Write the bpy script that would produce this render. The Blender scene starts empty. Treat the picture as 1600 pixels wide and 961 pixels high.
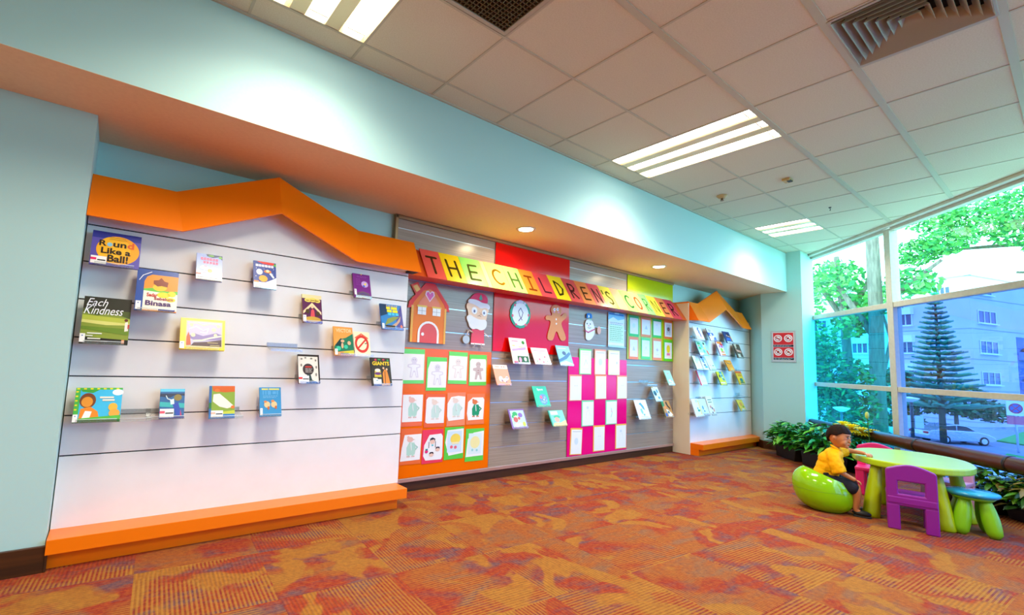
import bpy, bmesh, math, random
from mathutils import Vector, Matrix
random.seed(7)
sc = bpy.context.scene
COL = sc.collection
PI = math.pi

# ------------------------------------------------------------------ camera
cam_d = bpy.data.cameras.new('camera')
cam = bpy.data.objects.new('camera', cam_d)
COL.objects.link(cam)
cam_d.sensor_width = 36.0
cam_d.lens = 16.3887
cam_d.shift_x = 0.05662
cam_d.shift_y = 0.00711
cam_d.clip_start = 0.05
cam_d.clip_end = 500
_r = Vector((0.80392666, -0.59328693, 0.04138297))
_d = Vector((0.09255953, 0.05607937, -0.99412667))
_f = Vector((0.58748163, 0.80303532, 0.09999806))
cam.matrix_world = Matrix(((_r.x, -_d.x, -_f.x, 0), (_r.y, -_d.y, -_f.y, 0), (_r.z, -_d.z, -_f.z, 1.2), (0, 0, 0, 1)))
sc.camera = cam

# ------------------------------------------------------------------ world, exposure
SKY = (0.44, 0.86, 1.0)
SKY_STRENGTH = 6.6
FIX_W = 38.0
FIX_COL = (1.0, 0.91, 0.76)
DOWN_W = 11.0
DOWN_COL = (1.0, 0.78, 0.42)
world = bpy.data.worlds.new('world')
sc.world = world
world.use_nodes = True
bg = world.node_tree.nodes['Background']
bg.inputs[0].default_value = (*SKY, 1)
bg.inputs[1].default_value = SKY_STRENGTH
sc.view_settings.view_transform = 'Standard'
sc.view_settings.look = 'None'
sc.view_settings.exposure = 0.33
sc.view_settings.gamma = 1.0
sc.view_settings.use_curve_mapping = False
cy = sc.cycles
cy.use_denoising = True
try: cy.denoiser = 'OPENIMAGEDENOISE'
except Exception: pass
cy.max_bounces = 7
cy.diffuse_bounces = 4
cy.glossy_bounces = 3
cy.transparent_max_bounces = 12
cy.caustics_reflective = False
cy.caustics_refractive = False
cy.sample_clamp_indirect = 6.0

def area(name, loc, sx, sy, watt, col, spread=110, rot=(0, 0, 0), shape='RECTANGLE', parent=None):
    l = bpy.data.lights.new(name, 'AREA')
    l.shape = shape; l.size = sx; l.size_y = sy; l.energy = watt; l.color = col
    l.spread = math.radians(spread)
    o = bpy.data.objects.new(name, l); COL.objects.link(o)
    o.location = loc; o.rotation_euler = rot
    if parent: o.parent = parent
    return o

# ------------------------------------------------------------------ materials
def s2l(c):
    return tuple((x / 12.92 if x <= 0.04045 else ((x + 0.055) / 1.055) ** 2.4) for x in c)
def hx(h):
    h = h.lstrip('#'); return s2l(tuple(int(h[i:i + 2], 16) / 255 for i in (0, 2, 4)))
_M = {}
def mat(name, col=None, rough=0.5, metal=0.0, spec=0.5, emit=None, estr=0.0, coat=0.0):
    if name in _M: return _M[name]
    m = bpy.data.materials.new(name); m.use_nodes = True
    b = m.node_tree.nodes['Principled BSDF']
    if isinstance(col, str): col = hx(col)
    b.inputs['Base Color'].default_value = (*col, 1)
    b.inputs['Roughness'].default_value = rough
    b.inputs['Metallic'].default_value = metal
    b.inputs['Specular IOR Level'].default_value = spec
    b.inputs['Coat Weight'].default_value = coat
    b.inputs['Coat Roughness'].default_value = 0.12
    if emit:
        b.inputs['Emission Color'].default_value = (*emit, 1)
        b.inputs['Emission Strength'].default_value = estr
    _M[name] = m
    return m
def ink(h):
    return mat('ink_' + h.lstrip('#'), h, 0.32)
class NT:
    def __init__(s, m):
        s.t = m.node_tree; s.n = s.t.nodes; s.l = s.t.links; s.b = s.n['Principled BSDF']
    def N(s, ty, **kw):
        n = s.n.new(ty)
        for k, v in kw.items():
            if k.startswith('i'):
                n.inputs[int(k[1:])].default_value = v
            else: setattr(n, k, v)
        return n
    def L(s, a, b): s.l.new(a, b)
    def math(s, op, a, b=None, c=None):
        n = s.n.new('ShaderNodeMath'); n.operation = op
        for i, v in enumerate((a, b, c)):
            if v is None: continue
            if isinstance(v, (int, float)): n.inputs[i].default_value = v
            else: s.l.new(v, n.inputs[i])
        return n.outputs[0]
    def mix(s, f, a, b):
        n = s.n.new('ShaderNodeMix'); n.data_type = 'RGBA'
        for idx, v in ((0, f), (6, a), (7, b)):
            if isinstance(v, (int, float)): n.inputs[idx].default_value = v
            elif isinstance(v, tuple): n.inputs[idx].default_value = (*v, 1) if len(v) == 3 else v
            else: s.l.new(v, n.inputs[idx])
        return n.outputs[2]
    def ramp(s, f, stops):
        n = s.n.new('ShaderNodeValToRGB'); e = n.color_ramp.elements
        while len(e) < len(stops): e.new(0.5)
        for k, (p, c) in enumerate(stops):
            e[k].position = p; e[k].color = (*c, 1)
        s.l.new(f, n.inputs[0]); return n.outputs[0]

def carpet_mat():
    m = mat('carpet', (0.4, 0.1, 0.04), 0.95, spec=0.1)
    g = NT(m)
    geo = g.N('ShaderNodeTexCoord')
    mp = g.N('ShaderNodeMapping'); mp.inputs['Rotation'].default_value = (0, 0, math.radians(4))
    g.L(geo.outputs['Object'], mp.inputs['Vector'])
    sep = g.N('ShaderNodeSeparateXYZ'); g.L(mp.outputs[0], sep.inputs[0])
    x, y = sep.outputs[0], sep.outputs[1]
    T = 0.62
    ix = g.math('FLOOR', g.math('DIVIDE', x, T)); iy = g.math('FLOOR', g.math('DIVIDE', y, T))
    # per tile random offset
    cmb = g.N('ShaderNodeCombineXYZ'); g.L(ix, cmb.inputs[0]); g.L(iy, cmb.inputs[1])
    wn = g.N('ShaderNodeTexWhiteNoise', noise_dimensions='2D'); g.L(cmb.outputs[0], wn.inputs['Vector'])
    off = g.N('ShaderNodeVectorMath', operation='SCALE'); g.L(wn.outputs['Color'], off.inputs[0]); off.inputs['Scale'].default_value = 0.9
    add = g.N('ShaderNodeVectorMath', operation='ADD'); g.L(mp.outputs[0], add.inputs[0]); g.L(off.outputs[0], add.inputs[1])
    def noise(vec, sc_, det=2.0, dist=0.0, w=0.0, rough=0.5, stretch=None):
        if stretch:
            q = g.N('ShaderNodeMapping'); q.inputs['Scale'].default_value = stretch; g.L(vec, q.inputs['Vector']); vec = q.outputs[0]
        n = g.N('ShaderNodeTexNoise'); n.noise_dimensions = '4D'
        n.inputs['W'].default_value = w; n.inputs['Scale'].default_value = sc_; n.inputs['Detail'].default_value = det
        n.inputs['Distortion'].default_value = dist; n.inputs['Roughness'].default_value = rough
        g.L(vec, n.inputs['Vector']); return n.outputs['Fac']
    blob = noise(add.outputs[0], 2.1, 2.0, 1.6, 1.0)
    blob2 = noise(mp.outputs[0], 1.5, 2.0, 1.0, 5.0)
    streak = noise(add.outputs[0], 3.2, 4.0, 0.6, 9.0, 0.6, (1.0, 2.6, 1))
    red = g.ramp(streak, [(0.37, hx('#5e4a5a')), (0.45, hx('#7e3a3c')), (0.54, hx('#9c2a16')), (0.68, hx('#96421e'))])
    gm = g.ramp(g.math('ADD', g.math('MULTIPLY', blob, 0.7), g.math('MULTIPLY', blob2, 0.3)), [(0.53, (0, 0, 0)), (0.56, (1, 1, 1))])
    gold = g.mix(noise(add.outputs[0], 9.0, 3.0, 0, 3.0), hx('#94561c'), hx('#b8822c'))
    base = g.mix(gm, red, gold)
    # fine ribs: direction alternates by tile
    par = g.math('MODULO', g.math('ADD', g.math('ADD', ix, iy), 200.0), 2.0)
    ribx = g.math('SINE', g.math('MULTIPLY', x, 2 * PI / 0.020))
    riby = g.math('SINE', g.math('MULTIPLY', y, 2 * PI / 0.020))
    sel = g.N('ShaderNodeMix'); sel.data_type = 'FLOAT'
    g.L(par, sel.inputs[0]); g.L(ribx, sel.inputs[2]); g.L(riby, sel.inputs[3])
    rib = sel.outputs[0]
    zone = g.ramp(noise(add.outputs[0], 2.4, 1.0, 0.8, 13.0), [(0.47, (0, 0, 0)), (0.53, (1, 1, 1))])
    ribm = g.math('GREATER_THAN', rib, 0.0)
    striped = g.mix(ribm, g.mix(0.55, base, hx('#4e2428')), hx('#c8922e'))
    col = g.mix(g.math('MULTIPLY', zone, 0.62), base, striped)
    mott = g.ramp(noise(mp.outputs[0], 38.0, 4.0, 0, 7.0, .7), [(0.38, hx('#5a2a34')), (0.62, hx('#c07838'))])
    col = g.mix(0.28, col, mott)
    fine = g.math('MULTIPLY', g.math('ADD', g.math('MULTIPLY', rib, 0.5), 0.5), 0.30)
    col = g.mix(fine, col, hx('#4c2a30'))
    g.L(col, g.b.inputs['Base Color'])
    bp = g.N('ShaderNodeBump'); bp.inputs['Strength'].default_value = 0.35; bp.inputs['Distance'].default_value = 0.004
    g.L(g.math('ADD', rib, noise(mp.outputs[0], 220.0)), bp.inputs['Height']); g.L(bp.outputs[0], g.b.inputs['Normal'])
    return m

def noisy(name, c1, c2, scale, rough, stretch=(1, 1, 1), bump=0.0, det=4.0, spec=0.4, lo=0.35, hi=0.65):
    m = mat(name, c1, rough, spec=spec); g = NT(m)
    tc = g.N('ShaderNodeTexCoord'); mp = g.N('ShaderNodeMapping'); mp.inputs['Scale'].default_value = stretch
    g.L(tc.outputs['Object'], mp.inputs[0])
    n = g.N('ShaderNodeTexNoise'); n.inputs['Scale'].default_value = scale; n.inputs['Detail'].default_value = det
    g.L(mp.outputs[0], n.inputs['Vector'])
    a = hx(c1) if isinstance(c1, str) else c1; b = hx(c2) if isinstance(c2, str) else c2
    g.L(g.ramp(n.outputs['Fac'], [(lo, a), (hi, b)]), g.b.inputs['Base Color'])
    if bump:
        bp = g.N('ShaderNodeBump'); bp.inputs['Strength'].default_value = bump; bp.inputs['Distance'].default_value = 0.003
        g.L(n.outputs['Fac'], bp.inputs['Height']); g.L(bp.outputs[0], g.b.inputs['Normal'])
    return m

def glass_mat(name, tint, refl, white=0.0, wcol=(1, 1, 1)):
    m = bpy.data.materials.new(name); m.use_nodes = True; t = m.node_tree; t.nodes.clear()
    o = t.nodes.new('ShaderNodeOutputMaterial'); tr = t.nodes.new('ShaderNodeBsdfTransparent'); gl = t.nodes.new('ShaderNodeBsdfGlossy')
    lw = t.nodes.new('ShaderNodeLayerWeight'); lw.inputs[0].default_value = 0.5
    pw = t.nodes.new('ShaderNodeMath'); pw.operation = 'POWER'; pw.inputs[1].default_value = 5.0
    t.links.new(lw.outputs['Facing'], pw.inputs[0])
    fr = t.nodes.new('ShaderNodeMath'); fr.operation = 'MULTIPLY'; fr.inputs[1].default_value = 0.8; t.links.new(pw.outputs[0], fr.inputs[0])
    ad = t.nodes.new('ShaderNodeMath'); ad.operation = 'ADD'; ad.use_clamp = True; ad.inputs[1].default_value = refl
    mx = t.nodes.new('ShaderNodeMixShader')
    tr.inputs[0].default_value = (*tint, 1); gl.inputs['Roughness'].default_value = 0.0
    t.links.new(fr.outputs[0], ad.inputs[0]); t.links.new(ad.outputs[0], mx.inputs[0])
    t.links.new(tr.outputs[0], mx.inputs[1]); t.links.new(gl.outputs[0], mx.inputs[2])
    out = mx.outputs[0]
    if white:
        df = t.nodes.new('ShaderNodeBsdfDiffuse'); df.inputs[0].default_value = (*wcol, 1)
        m2 = t.nodes.new('ShaderNodeMixShader'); m2.inputs[0].default_value = white
        t.links.new(out, m2.inputs[1]); t.links.new(df.outputs[0], m2.inputs[2]); out = m2.outputs[0]
    t.links.new(out, o.inputs[0]); _M[name] = m
    return m

M_carpet = carpet_mat()
M_wall = noisy('aqua_wall_paint', '#b6dcd6', '#badbd3', 60, 0.75, bump=0.03)
M_soffit = noisy('soffit_bounce_tint', '#f4d0a8', '#f0caa2', 40, 0.7)  # peach bounce light from the carpet is put into this colour
M_tile = noisy('mineral_fibre_tile', '#dad3ba', '#e2dcc6', 120, 0.9, bump=0.25, spec=0.1)
M_tbar = mat('ceiling_grid_enamel', '#c4bea6', 0.5)
M_white = noisy('white_laminate', '#f1eeea', '#f4f1ee', 6, 0.38)
M_groove = mat('dark_groove', '#2b3338', 0.6)
M_orange = mat('orange_laminate', (1.0, 0.20, 0.0), 0.33, spec=0.45)
M_beige = noisy('beige_side_panel', '#efe3cd', '#e9dcc4', 5, 0.45, (1, 1, 0.1))
M_slat = noisy('grey_brown_woodgrain', '#ab9886', '#9a8776', 9, 0.25, (0.15, 1, 9), spec=0.5)
M_alu = mat('aluminium', '#cfdadc', 0.28, metal=0.8)
M_brass = mat('satin_brown_frame', '#a5835a', 0.35, metal=0.5)
M_skirt = noisy('dark_wood_skirting', '#4d2a10', '#37200e', 6, 0.4, (0.3, 1, 6))
M_frame = noisy('window_frame_enamel', '#d6cfc0', '#cfc8b8', 30, 0.45)
M_top = glass_mat('clear_upper_glass', (0.80, 0.92, 0.92), 0.03)
M_blue = glass_mat('blue_tinted_glass', (0.115, 0.19, 0.56), 0.07)
M_cyan = glass_mat('cyan_tinted_glass', (0.04, 0.42, 0.74), 0.07)
M_acr = glass_mat('clear_acrylic', (0.95, 0.97, 0.97), 0.07, 0.05)
M_film = glass_mat('clear_plastic_film', (0.98, 0.98, 0.98), 0.04)
M_paper = mat('white_paper', '#f4f2ee', 0.6)

# ------------------------------------------------------------------ mesh helpers
class MB:
    """collects shapes and links them as one mesh object"""
    def __init__(s): s.v = []; s.f = []; s.mi = []; s.ms = []; s.sm = []
    def _m(s, m):
        if m not in s.ms: s.ms.append(m)
        return s.ms.index(m)
    def poly(s, pts, m, smooth=False):
        b = len(s.v); s.v += [tuple(p) for p in pts]; s.f.append(tuple(range(b, b + len(pts)))); s.mi.append(s._m(m)); s.sm.append(smooth); return s
    def faces(s, pts, fs, m, smooth=False):
        b = len(s.v); s.v += [tuple(p) for p in pts]
        for f in fs: s.f.append(tuple(b + i for i in f)); s.mi.append(s._m(m)); s.sm.append(smooth)
        return s
    def box(s, x0, x1, y0, y1, z0, z1, m, M=None):
        p = [Vector(q) for q in ((x0, y0, z0), (x1, y0, z0), (x1, y1, z0), (x0, y1, z0), (x0, y0, z1), (x1, y0, z1), (x1, y1, z1), (x0, y1, z1))]
        if M is not None: p = [M @ q for q in p]
        return s.faces(p, [(0, 3, 2, 1), (4, 5, 6, 7), (0, 1, 5, 4), (1, 2, 6, 5), (2, 3, 7, 6), (3, 0, 4, 7)], m)
    def prism(s, pts, h, m, axis='y', M=None):
        """2D outline extruded: axis y: pts are (x,z) from y=h[0] to h[1]; axis z: pts (x,y)"""
        a, b = h; n = len(pts)
        if axis == 'y': P = [Vector((p[0], a, p[1])) for p in pts] + [Vector((p[0], b, p[1])) for p in pts]
        elif axis == 'z': P = [Vector((p[0], p[1], a)) for p in pts] + [Vector((p[0], p[1], b)) for p in pts]
        else: P = [Vector((a, p[0], p[1])) for p in pts] + [Vector((b, p[0], p[1])) for p in pts]
        if M is not None: P = [M @ q for q in P]
        fs = [tuple(range(n)), tuple(range(2 * n - 1, n - 1, -1))] + [(i, i + n, (i + 1) % n + n, (i + 1) % n) for i in range(n)]
        return s.faces(P, fs, m)
    def tube(s, path, r, m, n=12, caps=True, smooth=True):
        P = [Vector(p) for p in path]; rr = r if isinstance(r, (list, tuple)) else [r] * len(P)
        pts = []; up = None
        for i, p in enumerate(P):
            t = (P[min(i + 1, len(P) - 1)] - P[max(i - 1, 0)]).normalized()
            if up is None or abs(t.dot(up)) > 0.95: up = Vector((0, 0, 1)) if abs(t.z) < 0.9 else Vector((1, 0, 0))
            a = t.cross(up).normalized(); b = t.cross(a).normalized(); up = -b if b.dot(up) < 0 else b
            b = t.cross(a).normalized()
            for k in range(n):
                w = 2 * PI * k / n; pts.append(p + (a * math.cos(w) + b * math.sin(w)) * rr[i])
        fs = [(i * n + k, i * n + (k + 1) % n, (i + 1) * n + (k + 1) % n, (i + 1) * n + k) for i in range(len(P) - 1) for k in range(n)]
        s.faces(pts, fs, m, smooth)
        if caps:
            s.poly(pts[:n][::-1], m); s.poly(pts[-n:], m)
        return s
    def lathe(s, prof, m, n=24, c=(0, 0, 0), smooth=True):
        """prof: (r,z) list"""
        pts = []; fs = []
        for r, z in prof:
            for k in range(n):
                w = 2 * PI * k / n; pts.append((c[0] + r * math.cos(w), c[1] + r * math.sin(w), c[2] + z))
        for i in range(len(prof) - 1):
            for k in range(n): fs.append((i * n + k, i * n + (k + 1) % n, (i + 1) * n + (k + 1) % n, (i + 1) * n + k))
        s.faces(pts, fs, m, smooth); s.poly(pts[:n][::-1], m); s.poly(pts[-n:], m); return s
    def ellipsoid(s, c, r, m, n=16, k=10, smooth=True, M=None):
        pts = []; fs = []
        for i in range(k + 1):
            a = PI * i / k
            for j in range(n):
                w = 2 * PI * j / n
                p = Vector((c[0] + r[0] * math.sin(a) * math.cos(w), c[1] + r[1] * math.sin(a) * math.sin(w), c[2] + r[2] * math.cos(a)))
                pts.append(M @ p if M is not None else p)
        for i in range(k):
            for j in range(n): fs.append((i * n + j, (i + 1) * n + j, (i + 1) * n + (j + 1) % n, i * n + (j + 1) % n))
        return s.faces(pts, fs, m, smooth)
    def build(s, name, parent=None, bevel=0.0, seg=2, clean=True, loc=None):
        me = bpy.data.meshes.new(name); me.from_pydata(s.v, [], s.f)
        for m in s.ms: me.materials.append(m)
        me.polygons.foreach_set('material_index', s.mi); me.polygons.foreach_set('use_smooth', s.sm)
        if clean:
            bm = bmesh.new(); bm.from_mesh(me); bmesh.ops.remove_doubles(bm, verts=bm.verts, dist=1e-5)
            bmesh.ops.recalc_face_normals(bm, faces=bm.faces); bm.to_mesh(me); bm.free()
        me.update()
        o = bpy.data.objects.new(name, me); COL.objects.link(o)
        if parent: o.parent = parent
        if loc: o.location = loc
        if bevel:
            md = o.modifiers.new('bevel', 'BEVEL'); md.width = bevel; md.segments = seg; md.limit_method = 'ANGLE'; md.angle_limit = 0.6
        return o

def tag(o, label=None, cat=None, group=None, kind=None):
    if label: o['label'] = label
    if cat: o['category'] = cat
    if group: o['group'] = group
    if kind: o['kind'] = kind
    return o
def empty(name, loc=(0, 0, 0), rz=0.0, rx=0.0):
    o = bpy.data.objects.new(name, None); o.empty_display_size = 0.1; COL.objects.link(o)
    o.location = loc; o.rotation_euler = (rx, 0, rz); return o
def struct(o): o['kind'] = 'structure'; return o

# ---- flat printed art: op lists in fractions of a w x h sheet, lifted a hair per layer
_tc = {}
def text_mesh(body, shear=0.0, bold=0.0):
    key = (body, shear, bold)
    if key in _tc: return _tc[key]
    cu = bpy.data.curves.new('t', 'FONT'); cu.body = body; cu.shear = shear; cu.offset = bold; cu.resolution_u = 3
    ob = bpy.data.objects.new('t', cu); COL.objects.link(ob)
    dg = bpy.context.evaluated_depsgraph_get(); dg.update()
    me = bpy.data.meshes.new_from_object(ob.evaluated_get(dg))
    vs = [tuple(v.co) for v in me.vertices]; fs = [tuple(p.vertices) for p in me.polygons]
    bpy.data.objects.remove(ob); bpy.data.curves.remove(cu); bpy.data.meshes.remove(me)
    xs = [v[0] for v in vs]; ys = [v[1] for v in vs]
    x0, x1, y0, y1 = min(xs), max(xs), min(ys), max(ys)
    vs = [((v[0] - x0) / (x1 - x0), (v[1] - y0) / (y1 - y0)) for v in vs]
    _tc[key] = (vs, fs); return _tc[key]
def thick_line(pts, w):
    polys = []
    for a, b in zip(pts[:-1], pts[1:]):
        dx, dy = b[0] - a[0], b[1] - a[1]; L = math.hypot(dx, dy) or 1e-6
        nx, ny = -dy / L * w / 2, dx / L * w / 2
        polys.append([(a[0] + nx, a[1] + ny), (a[0] - nx, a[1] - ny), (b[0] - nx, b[1] - ny), (b[0] + nx, b[1] + ny)])
    for p in pts: polys.append([(p[0] + w / 2 * math.cos(2 * PI * k / 8), p[1] + w / 2 * math.sin(2 * PI * k / 8)) for k in range(8)])
    return polys
def arc(cx, cy, rx, ry, a0, a1, n=10):
    return [(cx + rx * math.cos(math.radians(a0 + (a1 - a0) * k / n)), cy + ry * math.sin(math.radians(a0 + (a1 - a0) * k / n))) for k in range(n + 1)]
LAYER = 0.0003
def art(ops, w, h, parent, y0=0.0, x0=None, z0=0.0, lay0=1, prefix=''):
    """draws on the plane y=y0 facing -y; x from x0, z from z0. Buckets: title, label, picture"""
    if x0 is None: x0 = -w / 2
    B = {}
    lay = lay0
    for op in ops:
        k = op[0]; c = op[1]; m = ink(c) if isinstance(c, str) else c
        bk = 'title' if k in ('t', 'tb') else ('barcode_label' if k in ('L', 'Lr') else 'picture')
        mb = B.setdefault(bk, MB())
        y = y0 - lay * LAYER; lay += 1
        P = lambda q: (x0 + q[0] * w, y, z0 + q[1] * h)
        if k in ('r', 'L', 'Lr'):
            a, b, cc, d = op[2:6]
            mb.poly([P((a, b)), P((cc, b)), P((cc, d)), P((a, d))], m)
        elif k == 'R':
            for a, b, cc, d in op[2]: mb.poly([P((a, b)), P((cc, b)), P((cc, d)), P((a, d))], m)
        elif k == 'E':
            for cx, cz, rx, rz in op[2]: mb.poly([P((cx + rx * math.cos(2 * PI * i / 14), cz + rz * math.sin(2 * PI * i / 14))) for i in range(14)], m)
        elif k == 'e':
            cx, cz, rx, rz = op[2:6]
            mb.poly([P((cx + rx * math.cos(2 * PI * i / 36), cz + rz * math.sin(2 * PI * i / 36))) for i in range(36)], m)
        elif k == 'p': mb.poly([P(q) for q in op[2]], m)
        elif k == 'l':
            ww = op[3]
            for pl in thick_line([(q[0] * w, q[1] * h) for q in op[2]], ww * w):
                mb.poly([(x0 + q[0], y, z0 + q[1]) for q in pl], m)
        elif k in ('t', 'tb'):
            body, a, b, cc, d = op[2:7]; shear = op[7] if len(op) > 7 else 0.0
            vs, fs = text_mesh(body, shear, 0.03 if k == 'tb' else 0.0)
            mb.faces([P((a + v[0] * (cc - a), b + v[1] * (d - b))) for v in vs], fs, m)
    out = []
    for bk, mb in B.items():
        o = mb.build(prefix + bk, parent, clean=False); out.append(o)
        me = o.data
    return out
def lines(c, x0, x1, z0, z1, n, th=0.3):
    """n text-like bars"""
    o = []; dz = (z1 - z0) / n
    for i in range(n):
        zz = z1 - dz * (i + 0.5); e = x1 - (0.0 if i % 2 == 0 else 0.12 * (x1 - x0))
        x = x0
        while x < e - 0.03:
            L_ = min(e - x, random.uniform(0.06, 0.16)); o.append((x, zz - dz * th / 2, x + L_, zz + dz * th / 2)); x += L_ + 0.025
    return ('R', c, o)
# ================================================================== THE SETTING
ZC = 3.2; ZS = 2.55; YB = 2.85; YW = 3.80; WD = 6.60      # ceiling, soffit, bulkhead face, recess wall, window plane x - y = WD
def Wp(y, off=0.0):                                        # point on the window plane at this y, pushed outdoors by off
    return (WD + y + off * 0.7071, y - off * 0.7071)

def clip_diag(o, off):
    bm = bmesh.new(); bm.from_mesh(o.data)
    bmesh.ops.bisect_plane(bm, geom=bm.verts[:] + bm.edges[:] + bm.faces[:], plane_co=(WD + off, 0, 0), plane_no=(0.7071, -0.7071, 0), clear_outer=True)
    bm.to_mesh(o.data); bm.free()

b = MB(); b.poly([(-4.5, -4.2, 0), (WD - 4.2, -4.2, 0), (9.5, 2.9, 0), (9.5, YW, 0), (-4.5, YW, 0)], M_carpet)
struct(b.build('floor'))

# ceiling: tiles between the grid bars, cells left out where a fitting sits
XE = [0.48 + 0.65 * k for k in range(-8, 15)]
YE = [2.642 - 0.6175 * k for k in range(0, 12)]
FIX = [(0, 0, 2), (5, 0, 2), (10, 0, 1), (0, 5, 2), (5, 5, 2), (-5, 0, 2), (-5, 5, 2)]      # (x cell, y cell, length in cells)
VENT1 = (1, 1); VENT2 = (4, 3)
skip = {(VENT1), (VENT2)}
for fx, fy, n in FIX:
    for q in range(n): skip.add((fx, fy + q))
b = MB()
for i in range(-8, 14):
    x0 = 0.48 + 0.65 * i
    b.poly([(x0, 2.642, ZC), (x0 + .65, 2.642, ZC), (x0 + .65, YB, ZC), (x0, YB, ZC)], M_tile)
    for j in range(0, 11):
        if (i, j) in skip: continue
        y1 = 2.642 - 0.6175 * j
        b.poly([(x0, y1 - .6175, ZC), (x0 + .65, y1 - .6175, ZC), (x0 + .65, y1, ZC), (x0, y1, ZC)], M_tile)
ce = b.build('ceiling'); clip_diag(ce, 0.05); struct(ce)
b = MB()
inner = {(fx, fy + q) for fx, fy, n in FIX for q in range(1, n)}      # no bar across a two-cell light
for i in range(-8, 14):
    x = 0.48 + 0.65 * i
    b.box(x - .008, x + .008, -4.2, YB, ZC - .004, ZC + .004, M_tbar)
for j in range(0, 11):
    y = 2.642 - 0.6175 * j; w = .020 if j in (2, 3, 4) else .008
    for i in range(-8, 14):
        if (i, j) in inner: continue
        x = 0.48 + 0.65 * i; b.box(x, x + .65, y - w, y + w, ZC - .0055, ZC + .004, M_tbar)
b.box(-4.5, 8.76, YB - .018, YB, ZC - .012, ZC + .004, M_tbar)
gr = b.build('ceiling_grid'); clip_diag(gr, 0.04); struct(gr)
b = MB(); b.box(-4.6, 11, -4.4, 4.0, 3.32, 3.4, M_tile)  # unseen slab added above the ceiling to block light
sl = b.build('light_blocking_slab'); clip_diag(sl, 0.2); struct(sl)

# bulkhead over the alcove and its underside
b = MB(); b.box(-4.5, 8.78, YB, YB + .10, ZS + .001, ZC + .1, M_wall); struct(b.build('wall_bulkhead'))
b = MB(); b.box(-4.5, 9.6, YB, YW + .1, ZS, ZS + .0009, M_soffit); so = b.build('ceiling_soffit')
# two round holes are not cut: the downlights are surface rings
struct(so)
b = MB(); b.box(-4.5, 9.9, YW, YW + .12, 0, ZS + .1, M_wall); struct(b.build('wall_back'))
b = MB(); b.box(-4.5, -.18, 3.367, YW, 0, ZS, M_wall); struct(b.build('wall_left'))
b = MB(); b.prism([(8.75, 2.65), (8.75, 3.23), (9.32, 3.80), (9.32, 3.90), (9.9, 3.90), (9.9, 3.25), (9.30, 2.65)], (0, ZC + .1), M_wall, 'z'); struct(b.build('wall_right'))
b = MB(); b.box(-4.62, -4.5, -4.3, 3.8, 0, 3.3, M_wall); struct(b.build('wall_far_left'))
b = MB(); b.box(-4.5, 2.5, -4.32, -4.2, 0, 3.3, M_wall); struct(b.build('wall_behind'))
# skirtings
b = MB(); b.box(-4.5, -.172, 3.345, 3.367, 0, .135, M_skirt); b.box(-.18, -.165, 3.345, 3.40, 0, .135, M_skirt); struct(b.build('baseboard_left', bevel=.003))
b = MB(); b.box(2.06, 6.90, 3.765, YW, 0, .105, M_skirt); struct(b.build('baseboard_back', bevel=.003))
b = MB(); b.prism([(8.73, 2.65), (8.73, 3.238), (9.05, 3.558), (9.064, 3.544), (8.75, 3.23), (8.75, 2.65)], (0, .125), M_skirt, 'z'); struct(b.build('baseboard_right', bevel=.003))

# window wall
win = struct(empty('window_1'))
a45 = math.radians(45)
def wbox(y0, y1, off0, off1, z0, z1, m, mb):
    p = [Wp(y0, off0), Wp(y1, off0), Wp(y1, off1), Wp(y0, off1)]
    mb.prism(p, (z0, z1), m, 'z')
YM = [2.86, 1.47, 0.08, -1.31, -2.70, -4.09]
for k, ym in enumerate(YM):
    b = MB(); hw = .036
    wbox(ym - hw, ym + hw, -.03, .07, 0, 3.16, M_frame, b)
    struct(b.build('mullion', win, bevel=.004))
for z0, z1, nm in ((2.125, 2.195, 'transom'), (1.05, 1.115, 'transom'), (0, .06, 'sill_rail'), (3.13, 3.2, 'head_rail')):
    for k in range(len(YM) - 1):
        b = MB(); wbox(YM[k + 1] + .036, YM[k] - .036, -.022, .06, z0, z1, M_frame, b); struct(b.build(nm, win, bevel=.004))
b = MB(); wbox(-4.2, 2.9, -.10, -.03, 3.165, 3.2, M_frame, b); struct(b.build('blind_pelmet', win, bevel=.004))
for k in range(len(YM) - 1):
    for (z0, z1, r) in ((.06, 1.05, 0), (1.115, 2.125, 1), (2.195, 3.13, 2)):
        b = MB(); m = M_top if r == 2 else (M_cyan if k == 0 else M_blue)
        p0 = Wp(YM[k + 1] + .036, .02); p1 = Wp(YM[k] - .036, .02)
        b.poly([(p0[0], p0[1], z0), (p1[0], p1[1], z0), (p1[0], p1[1], z1), (p0[0], p0[1], z1)], m)
        struct(b.build('pane', win))

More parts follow.
